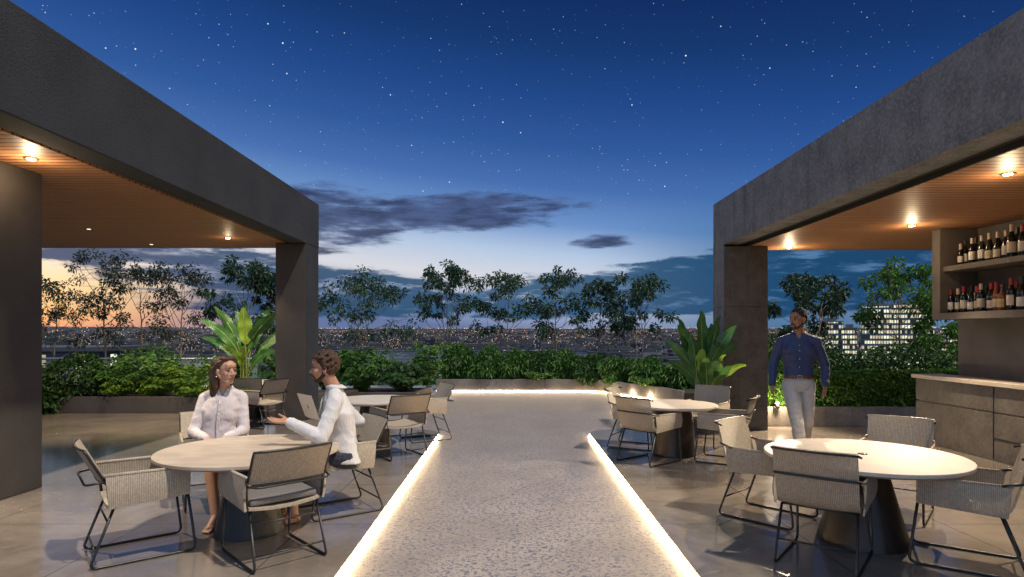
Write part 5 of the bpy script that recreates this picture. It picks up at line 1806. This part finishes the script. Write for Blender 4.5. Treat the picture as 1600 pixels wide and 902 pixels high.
def person(label, loc, J, opts):
    """J: joints in world space. Builds one continuous body and its clothes as children."""
    t_ = thing('person', label, 'person', loc)
    skin = opts['skin']
    k = opts.get('k', 1.0)
    female = opts.get('female', False)
    L = Vector(J['lat']).normalized()
    F = Vector(J['front']).normalized()
    P, W, C, N, H = [Vector(J[q]) for q in ('pelvis', 'waist', 'chest', 'neck', 'head')]
    sw = (Vector(J['sh_l']) - Vector(J['sh_r'])).length / 2
    sL = (Vector(J['sh_l']) - Vector(J['sh_r'])).normalized()
    B = Blob()
    hipw, waistw, chestw = (.175, .130, .150) if female else (.165, .148, .178)

    def torso(BB, inf, neck=True, bottom=-0.10, flare=0.0):
        lo_ = [(P + (P - W).normalized() * (-bottom), L * (hipw + inf + flare) * k, F * (.115 + inf + flare) * k)]
        if bottom < 0:
            lo_.append((P, L * (hipw + inf) * k, F * (.115 + inf) * k))
        sec = lo_ + [
               (W, L * (waistw + inf) * k, F * (.098 + inf) * k),
               (W.lerp(C, .55), L * (chestw * .96 + inf) * k, F * (.108 + inf) * k),
               (C, L.lerp(sL, .5) * (chestw + .008 + inf) * k, F * (.112 + inf) * k),
               (C.lerp(N, .45), sL * (sw * .80 + inf * .6), F * (.090 + inf) * k),
               (C.lerp(N, .74), sL * (sw * .54 + inf * .3), F * (.070 + inf * .7) * k),
               (C.lerp(N, .90), sL * (sw * .36 + inf * .3), F * (.062 + inf * .5) * k),
               (N, sL * .062 * k, F * (.058 + inf * .3) * k)]
        BB.loft(sec, 28, 2.35)
        if female:
            for q in (-1, 1):
                BB.ell(C - Vector((0, 0, .05)) + F * .062 * k + L * q * .068, (L * (.062 + inf), F * (.056 + inf), Vector((0, 0, .07 + inf))))
        else:
            for q in (-1, 1):
                BB.ell(C + F * .055 * k + L * q * .08, (L * (.085 + inf), F * (.058 + inf), Vector((0, 0, .07 + inf))))
        for q in ('l', 'r'):
            sh = Vector(J['sh_' + q])
            BB.limb([N - (N - C) * .16, (N - (N - C) * .16).lerp(sh, .5) + Vector((0, 0, .004)), sh], [(.046 + inf) * k, (.049 + inf * .8) * k, (.048 + inf * .7) * k])
            BB.limb([C.lerp(N, .42) + (sh - C.lerp(N, .42)) * .35, sh], [(.060 + inf) * k, (.048 + inf * .7) * k])

    torso(B, -0.006, bottom=-0.045)
    # neck and head
    hf = Vector(J['look'])
    hs = opts.get('hs', 1.0)
    f, s, u = frame(hf)
    jaw = H - u * .05 * hs - f * .012 * hs
    B.limb([N - Vector((0, 0, .03)), N.lerp(jaw, .5), jaw], [(.054 if female else .063) * k, (.047 if female else .056) * k, (.049 if female else .057) * k])
    at, axes = head(B, H, hf, hs, 0.97 if female else 1.0)
    ra = (.047, .036, .034, .025) if female else (.056, .044, .042, .029)
    for q in ('l', 'r'):
        sh, eb, wr = [Vector(J[x + q]) for x in ('sh_', 'el_', 'wr_')]
        mid = eb.lerp(wr, .3)
        B.limb([sh, eb, mid, wr], [x * k for x in ra])
        hd_ = J['hand_' + q]
        hand(B, wr, *hd_, sc=(.92 if female else 1.04) * k)
        hp, kn, an = [Vector(J[x + q]) for x in ('hip_', 'kn_', 'an_')]
        cal = kn.lerp(an, .32)
        bk = opts.get('calf_back', Vector((0, 0, 0)))
        rl = (.082, .052, .055, .036) if female else (.088, .060, .062, .042)
        B.limb([hp, kn, cal + bk * .0, an], [x * k for x in rl])
        bare_foot(B, an, J['toe_' + q], 1.0 if not female else .92)
    B.build('body', skin, t_, 0.0052, 5, 0.5)
    face_parts(t_, at, axes, hs, opts['lip'], opts['hair'], gaze=opts.get('gaze', 0.0))
    # shirt
    S = Blob()
    torso(S, .012, bottom=opts.get('shirt_bottom', .02), flare=opts.get('flare', .0))
    for q in ('l', 'r'):
        sh, eb, wr = [Vector(J[x + q]) for x in ('sh_', 'el_', 'wr_')]
        end = eb.lerp(wr, opts.get('sleeve', .96))
        S.limb([sh, sh.lerp(eb, .5), eb, eb.lerp(end, .5), end], [(ra[0] + .008) * k, (ra[0] + .006) * k, (ra[1] + .014) * k, (ra[2] + .010) * k, (ra[3] + .012) * k])
    vdep = opts.get('vee', .075)

    def vee(p):
        q = p - N
        return q.dot(F) > 0.01 and q.z > -vdep and abs(q.dot(L)) < (q.z + vdep) * 0.55 and q.length < 0.16
    S.build('shirt', opts['shirt'], t_, 0.0068, 14, 0.5, cut=vee, disp=(opts.get('fold', .0055), (8, 8, 11), opts.get('seed', 1)))
    base = t_.matrix_basis.to_translation()
    # cuffs
    for q in ('l', 'r'):
        eb, wr = Vector(J['el_' + q]), Vector(J['wr_' + q])
        d = (wr - eb).normalized()
        e = eb.lerp(wr, opts.get('sleeve', .96))
        MB().tube([e - d * .055 - base, e - d * .05 - base, e - base, e + d * .006 - base], [(ra[3] + .010) * k, (ra[3] + .017) * k, (ra[3] + .016) * k, (ra[3] + .010) * k], 18).build('cuff', opts['shirt'], t_, True)
    # collar: stand and two points
    m = MB()
    ax = (N.lerp(jaw, .5) - N).normalized()
    rc = (.060 if female else .070) * k

    def ring(r_, h_, a_):
        dirv = F * math.cos(a_) + L * math.sin(a_)
        return N + ax * h_ + dirv * r_ - base
    def collar(u_, v_):
        a_ = R(22) + u_ * R(316)
        open_ = max(0, 1 - min(u_, 1 - u_) / 0.18)
        if v_ < .5:
            q_ = v_ / .5
            return ring(rc + .004, -.016 + .035 * q_ - open_ * .034 * q_, a_)
        q_ = (v_ - .5) / .5
        return ring(rc + .010 + .022 * q_ + open_ * .012 * q_, .019 - .032 * q_ - open_ * (.034 + .034 * q_), a_)
    m.sheet(collar, 28, 6, .004)
    m.build('collar', opts['shirt'], t_, True)
    # placket and buttons down the front
    fr = []
    for c, dep in ((C.lerp(N, .52), .098), (C.lerp(N, .3), .118), (C, .136 if not female else .128), (W.lerp(C, .5), .128), (W, .118), (W.lerp(P, .55), .128)):
        fr.append(c + F * (dep + .013) * k - base)
    pl_ = MB()
    wv = L * .014
    vs = []
    for p in fr:
        vs += [p - wv, p + wv, p + wv - F * .012, p - wv - F * .012]
    fs = []
    for i in range(len(fr) - 1):
        for j in range(4):
            fs.append((i * 4 + j, i * 4 + (j + 1) % 4, i * 4 + 4 + (j + 1) % 4, i * 4 + 4 + j))
    pl_.add(vs, fs)
    pl_.build('placket', opts['shirt'], t_)
    for i in range(1, len(fr)):
        b_ = Blob()
        b_.ell(fr[i] + F * .002, (L * .006, F * .003, Vector((0, 0, .006))), 10)
        MB().add(b_.m.v, b_.m.f).build('button', MAT['button'], t_, True)
    # trousers or shorts
    T_ = Blob()
    T_.loft([(P + (W - P) * .38, L * (hipw - .012) * k, F * .108 * k), (P, L * (hipw + .012) * k, F * .124 * k), (P + (P - W).normalized() * .06, L * (hipw + .008) * k, F * .118 * k), (P + (P - W).normalized() * .115, L * (hipw - .02) * k, F * .10 * k)], 24, 2.4)
    for q in ('l', 'r'):
        hp, kn, an = [Vector(J[x + q]) for x in ('hip_', 'kn_', 'an_')]
        if opts['legs'] == 'long':
            T_.limb([hp, hp.lerp(kn, .5), kn, kn.lerp(an, .5), an + (an - kn).normalized() * .03], [.100 * k, .090 * k, .073 * k, .070 * k, .066 * k])
        else:
            T_.limb([hp, hp.lerp(kn, opts.get('short', .62))], [.104 * k, .090 * k])
    T_.build('trousers' if opts['legs'] == 'long' else 'shorts', opts['bottoms'], t_, 0.0068, 5, 0.5, disp=(.0065 if opts['legs'] == 'long' else .005, (9, 9, 16), 4))
    return t_, at, axes, B


# -- seated woman, facing the camera, head turned to the man
fw = Vector((0.30, -0.954, 0))
lw = Vector((0.954, 0.30, 0))      # her left is on the picture's right
pw = Vector((-2.80, 5.90, 0.535))
shc = pw + Vector((0.02, 0.02, 0.468))
JW = dict(lat=lw, front=fw, pelvis=pw, waist=pw + Vector((0, -.01, .19)), chest=pw + Vector((.01, 0, .355)), neck=pw + Vector((.035, -.005, .562)), head=(-2.715, 5.83, 1.262),
          look=(0.86, -0.50, -0.03), sh_l=shc + lw * .160 - Vector((0, 0, .012)), sh_r=shc - lw * .160 - Vector((0, 0, .012)),
          el_l=pw + lw * .215 + fw * .06 + Vector((0, 0, .15)), el_r=pw - lw * .225 + fw * .06 + Vector((0, 0, .15)),
          wr_l=pw + lw * .09 + fw * .255 + Vector((0, 0, .115)), wr_r=pw - lw * .09 + fw * .255 + Vector((0, 0, .115)),
          hip_l=pw + lw * .085 + Vector((0, 0, -.02)), hip_r=pw - lw * .085 + Vector((0, 0, -.02)),
          kn_l=pw + lw * .16 + fw * .44 + Vector((0, 0, -.03)), kn_r=pw - lw * .02 + fw * .45 + Vector((0, 0, -.03)),
          an_l=(-2.13, 5.22, .075), an_r=(-2.475, 5.13, .085), toe_l=(0.35, -1, 0), toe_r=(0.05, -1, 0))
down = Vector((0, 0, -1))
JW['hand_l'] = (fw * .6 - lw * .7 + down * .25, down, fw)
JW['hand_r'] = (fw * .6 + lw * .7 + down * .25, down, fw)
woman, wat, wax, _ = person('seated woman with long brown hair in a pale pink shirt, listening to the man', (-2.8, 5.9, 0), JW,
                            dict(skin=MAT['skin_w'], lip=MAT['lip_w'], hair=MAT['hair_long'], shirt=MAT['shirt_w'], bottoms=MAT['short_w'], legs='short', short=.5, female=True, k=1.04, hs=1.12, shirt_bottom=-.05, flare=.012, seed=3))
hb = Blob()
f_, s_, u_ = wax
hs = 1.14


def hell(BB, a, b, c, ra, rb, rc, at, ax, h):
    f2, s2, u2 = ax
    BB.ell(at(a, b, c), (f2 * ra * h, s2 * rb * h, u2 * rc * h), 18)


hell(hb, -.030, 0, .042, .090, .083, .082, wat, wax, hs)
hell(hb, -.058, 0, -.01, .058, .078, .09, wat, wax, hs)
hell(hb, .018, .022, .100, .048, .045, .022, wat, wax, hs)
hell(hb, .018, -.022, .100, .048, .045, .022, wat, wax, hs)
for q in (-1, 1):
    hb.limb([wat(.036, q * .034, .092), wat(.004, q * .068, .066), wat(-.03, q * .078, .020)], [.018 * hs, .020 * hs, .022 * hs])
    hb.limb([wat(-.040, q * .064, .02), wat(-.052, q * .070, -.06), wat(-.055, q * .066, -.14), wat(-.06, q * .058, -.215)], [.032 * hs, .034 * hs, .030 * hs, .014 * hs])
hb.limb([wat(-.075, 0, .02), wat(-.085, 0, -.08), wat(-.088, 0, -.17), wat(-.085, 0, -.26)], [.06 * hs, .055 * hs, .05 * hs, .022 * hs])
hb.limb([wat(-.075, -.045, .0), wat(-.082, -.05, -.10), wat(-.082, -.05, -.20), wat(-.07, -.055, -.27)], [.045 * hs, .04 * hs, .033 * hs, .012 * hs])
hb.build('hair', MAT['hair_long'], woman, 0.006, 4, 0.5, disp=(.003, 45, 2))
hm = MB()
hg = random.Random(4)
for i in range(170):
    q = -1 if i % 2 else 1
    a0 = hg.uniform(-.085, .018)
    back = max(0.0, -a0 - .02)
    j = lambda v: hg.uniform(-v, v)
    tail = hg.uniform(-.30, -.20)
    pp = [wat(a0, q * hg.uniform(.0, .012), .1175 - back * .25), wat(a0 - .012, q * .048, .106 - back * .3), wat(min(a0, .01) - .026, q * (.083 - back * .25), .055 + j(.008)),
          wat(-.045 - back * .6 + j(.008), q * (.088 - back * .4), -.02), wat(-.060 - back * .5 + j(.01), q * (.080 - back * .5), -.10 + j(.01)),
          wat(-.068 - back * .4 + j(.012), q * (.070 - back * .5) + j(.01), -.18), wat(-.070 - back * .3 + j(.02), q * (.058 - back * .4) + j(.014), tail)]
    pp = [p - woman.location for p in pp]
    sm = []
    for k2 in range(len(pp) - 1):
        p0, p1, p2, p3 = pp[max(k2 - 1, 0)], pp[k2], pp[k2 + 1], pp[min(k2 + 2, len(pp) - 1)]
        for t4 in (0, .33, .66):
            sm.append(0.5 * ((2 * p1) + (p2 - p0) * t4 + (2 * p0 - 5 * p1 + 4 * p2 - p3) * t4 ** 2 + (3 * p1 - p0 - 3 * p2 + p3) * t4 ** 3))
    sm.append(pp[-1])
    hm.tube(sm, [.0026 * (1 - .6 * k3 / len(sm)) for k3 in range(len(sm))], 5)
hm.build('loose_hair', MAT['hair_long'], woman, True)
er = MB().add(*(lambda b: ([Vector(v) - woman.location for v in b.m.v], b.m.f))(Blob().ball(wat(-.008, -.080, -.05), .007)))
er.build('earring', MAT['silver'], woman, True)

# -- seated man in profile, gesturing with his near hand
fm = Vector((-0.95, -0.31, 0)).normalized()
lm = Vector((0.31, -0.95, 0)).normalized() * -1     # his left points away from the camera
pm = Vector((-1.50, 5.50, 0.545))
JM = dict(lat=lm, front=(fm + Vector((0, 0, .10))), pelvis=pm, waist=pm + fm * .02 + Vector((0, 0, .2)), chest=pm + fm * .055 + Vector((0, 0, .375)), neck=pm + fm * .09 + Vector((0, 0, .602)),
          head=pm + fm * .175 + Vector((0, -.01, .765)), look=(-0.97, -0.24, -0.06),
          sh_r=pm + fm * .085 - lm * .185 + Vector((0, 0, .485)), sh_l=pm + fm * .095 + lm * .185 + Vector((0, 0, .485)),
          el_r=(-1.60, 5.16, .735), wr_r=(-1.865, 5.14, .872), el_l=(-1.46, 5.85, .77), wr_l=(-1.62, 5.64, .815),
          hip_r=pm - lm * .09 + Vector((0, 0, -.02)), hip_l=pm + lm * .09 + Vector((0, 0, -.02)),
          kn_r=pm - lm * .10 + fm * .47 + Vector((0, 0, -.02)), kn_l=pm + lm * .13 + fm * .46 + Vector((0, 0, -.02)),
          an_r=(-1.86, 5.22, .08), an_l=(-2.0, 5.38, .08), toe_r=(-0.8, -0.6, 0), toe_l=(-0.6, -.8, 0))
JM['hand_r'] = (Vector((-1, -.05, .10)), Vector((0.1, -.25, 1)), Vector((0, 1, .3)), .16)
JM['hand_l'] = (Vector((-.5, -.8, .05)), Vector((.0, -.1, 1)), Vector((-1, 0, .2)), .25)


man, mat_, max_, _ = person('seated man with curly hair in a white shirt, one palm held open', (-1.5, 5.5, 0), JM,
                            dict(skin=MAT['skin_m'], lip=MAT['lip_m'], hair=MAT['hair_curly'], shirt=MAT['shirt_m'], bottoms=MAT['short_m'], legs='short', short=.62, k=1.06, hs=1.12, shirt_bottom=-.07, flare=.012, seed=7, fold=.0065))


def curly(parent, at, ax, h, seed, n, rr, mat, low=-.02, name='hair', thick=1.0, voxel=.0055, front=.075):
    g = random.Random(seed)
    b = Blob()
    f2, s2, u2 = ax
    b.ell(at(-.018, 0, .038), (f2 * .091 * h, s2 * .078 * h, u2 * .084 * h), 20)
    b.ell(at(-.040, 0, .0), (f2 * .066 * h, s2 * .0765 * h, u2 * .07 * h), 20)
    k = 0
    while k < n:
        d = Vector((g.gauss(0, 1), g.gauss(0, 1), g.gauss(0, 1))).normalized()
        a_, b_, c_ = -.016 + d.x * .092, d.y * .078, .032 + d.z * .086
        # hairline: keep off the face, follow the temples and the nape
        if a_ > .0 and c_ < .058 + (a_ - .02) * .35:
            continue
        if a_ <= .0 and c_ < low - .6 * min(0, a_ + .03) * 0 - (.035 if a_ < -.03 else 0):
            continue
        b.ball(at(a_ * thick, b_ * thick, c_ * thick + .002), rr * h * g.uniform(.75, 1.3), 8)
        k += 1
    return b.build(name, mat, parent, voxel, 1, 0.5)


def beard(parent, at, ax, h, mat, full=1.0):
    b = Blob()
    f2, s2, u2 = ax
    b.ell(at(.0615, 0, -.1005), (f2 * .0175 * h, s2 * .0245 * h, u2 * .0150 * h))
    b.ell(at(.040, 0, -.0895), (f2 * .0405 * h, s2 * .0385 * h, u2 * .0265 * h))
    for q in (-1, 1):
        b.limb([at(-.006, q * .0535, -.030), at(-.004, q * .0515, -.050), at(.046, q * .0235, -.0955)], [.017 * h, .0195 * h, .0185 * h])
        b.limb([at(.0935, q * .004, -.0475), at(.084, q * .020, -.053), at(.070, q * .025, -.080)], [.0042 * h, .0044 * h, .0060 * h])
    return b.build('beard', mat, parent, 0.004, 2, 0.5)


curly(man, mat_, max_, 1.12, 3, 300, .0125, MAT['hair_curly'], low=-.03, thick=1.13)
beard(man, mat_, max_, 1.12, MAT['stubble'])

# -- laptop held open in the man's far arm
lt = thing('laptop', 'silver laptop held open in front of the seated man, its lid towards the camera', 'laptop', (-1.766, 5.45, 0.853), R(-49.5))
MB().box(-.155, .155, .004, .215, 0.0, .013).build('keyboard_base', MAT['silver'], lt, bevel=.004)
lid = MB().box(-.155, .155, -.004, .004, 0.0, .225).build('screen_lid', MAT['silver'], lt, bevel=.003)
lid.rotation_euler = (R(20), 0, 0)
lid.location = (0, -.004, .012)
MB().box(-.147, .147, .0042, .0048, .010, .217).build('screen', MAT['screen'], lid)
em = MB()
em.prism([(.013 * math.cos(2 * PI * i / 20) * (0.8 if i in (4, 5, 6) else 1), .017 * math.sin(2 * PI * i / 20) * (0.7 if i in (4, 5, 6) else 1)) for i in range(20)], -.0006, .0)
em.prism([(.004 + .004 * math.cos(2 * PI * i / 10), .021 + .004 * math.sin(2 * PI * i / 10)) for i in range(10)], -.0006, .0)
emo = em.build('emblem', MAT['screen'], lid)
emo.rotation_euler = (R(90), 0, 0)
emo.location = (0.0, -.0045, .11)

# -- man in navy shirt walking past the column
th = R(-20)
fb = Vector((math.sin(th), -math.cos(th), 0))
lb = Vector((math.cos(th), math.sin(th), 0))
pb = Vector((3.47, 7.44, 1.02))
up = Vector((0, 0, 1))
shb = pb + up * .495 + fb * .0
JB = dict(lat=lb, front=fb, pelvis=pb, waist=pb + up * .19, chest=pb + up * .385, neck=pb + up * .60 - fb * .01, head=pb + up * .765 + fb * .05 - lb * .01,
          look=(-0.93, -0.37, -0.04), sh_l=shb + lb * .192, sh_r=shb - lb * .192,
          el_l=pb + lb * .295 + up * .205 - fb * .06, wr_l=pb + lb * .285 - up * .03 + fb * .03, el_r=pb - lb * .285 + up * .205 - fb * .03, wr_r=pb - lb * .30 - up * .035 + fb * .09,
          hip_l=pb + lb * .092 - up * .04, hip_r=pb - lb * .092 - up * .04,
          kn_l=pb + lb * .09 - up * .50 + fb * .0, kn_r=pb - lb * .03 - up * .48 + fb * .20,
          an_l=pb + lb * .07 - up * .89 - fb * .30, an_r=pb + lb * .015 - up * .925 + fb * .27, toe_l=fb + lb * .1, toe_r=fb - lb * .15)
JB['hand_l'] = (-up + fb * .15, -lb - fb * .2, fb, .42)
JB['hand_r'] = (-up + fb * .2, lb - fb * .3, fb, .42)
walker, bat, bax, _ = person('standing man in a navy shirt and pale trousers, walking beside the concrete column', (3.47, 7.44, 0), JB,
                             dict(skin=MAT['skin_b'], lip=MAT['lip_m'], hair=MAT['hair_black'], shirt=MAT['shirt_b'], bottoms=MAT['trouser_b'], legs='long', k=0.97, hs=1.09, shirt_bottom=.055, seed=5))
curly(walker, bat, bax, 1.09, 8, 300, .0072, MAT['hair_black'], low=-.02, thick=1.02, voxel=.005)
beard(walker, bat, bax, 1.09, MAT['stubble'])
bl = MB()
bc = [(pb + up * z - Vector((3.47, 7.44, 0))) for z in (.052, .092)]
n = 28
vs = []
for c, in zip(bc):
    for i in range(n):
        a = 2 * PI * i / n
        ca, sa = math.cos(a), math.sin(a)
        vs.append(c + lb * .177 * math.copysign(abs(ca) ** .87, ca) + fb * .134 * math.copysign(abs(sa) ** .87, sa))
bl.add(vs, [(i, (i + 1) % n, n + (i + 1) % n, n + i) for i in range(n)])
bl.build('belt', MAT['belt'], walker, True)
bk = pb + up * .072 + fb * .138 - Vector((3.47, 7.44, 0))
q = MB()
q.tube(fillet([bk + lb * .024 + up * .018, bk - lb * .024 + up * .018, bk - lb * .024 - up * .018, bk + lb * .024 - up * .018], .005, 2, True), .003, 6, True)
q.build('buckle', MAT['silver'], walker, True)
for q, an in (('l', JB['an_l']), ('r', JB['an_r'])):
    s = Blob()
    a = Vector(an)
    d = Vector(JB['toe_' + q]).normalized()
    g0 = Vector((a.x, a.y, 0))
    s.limb([g0 - d * .05 + up * .05, g0 + d * .10 + up * .045, g0 + d * .20 + up * .035], [.048, .05, .038])
    s.limb([a + up * .01, g0 + d * .02 + up * .05], [.052, .05])
    s.build('shoe', MAT['shoe'], walker, .007, 4, .5)
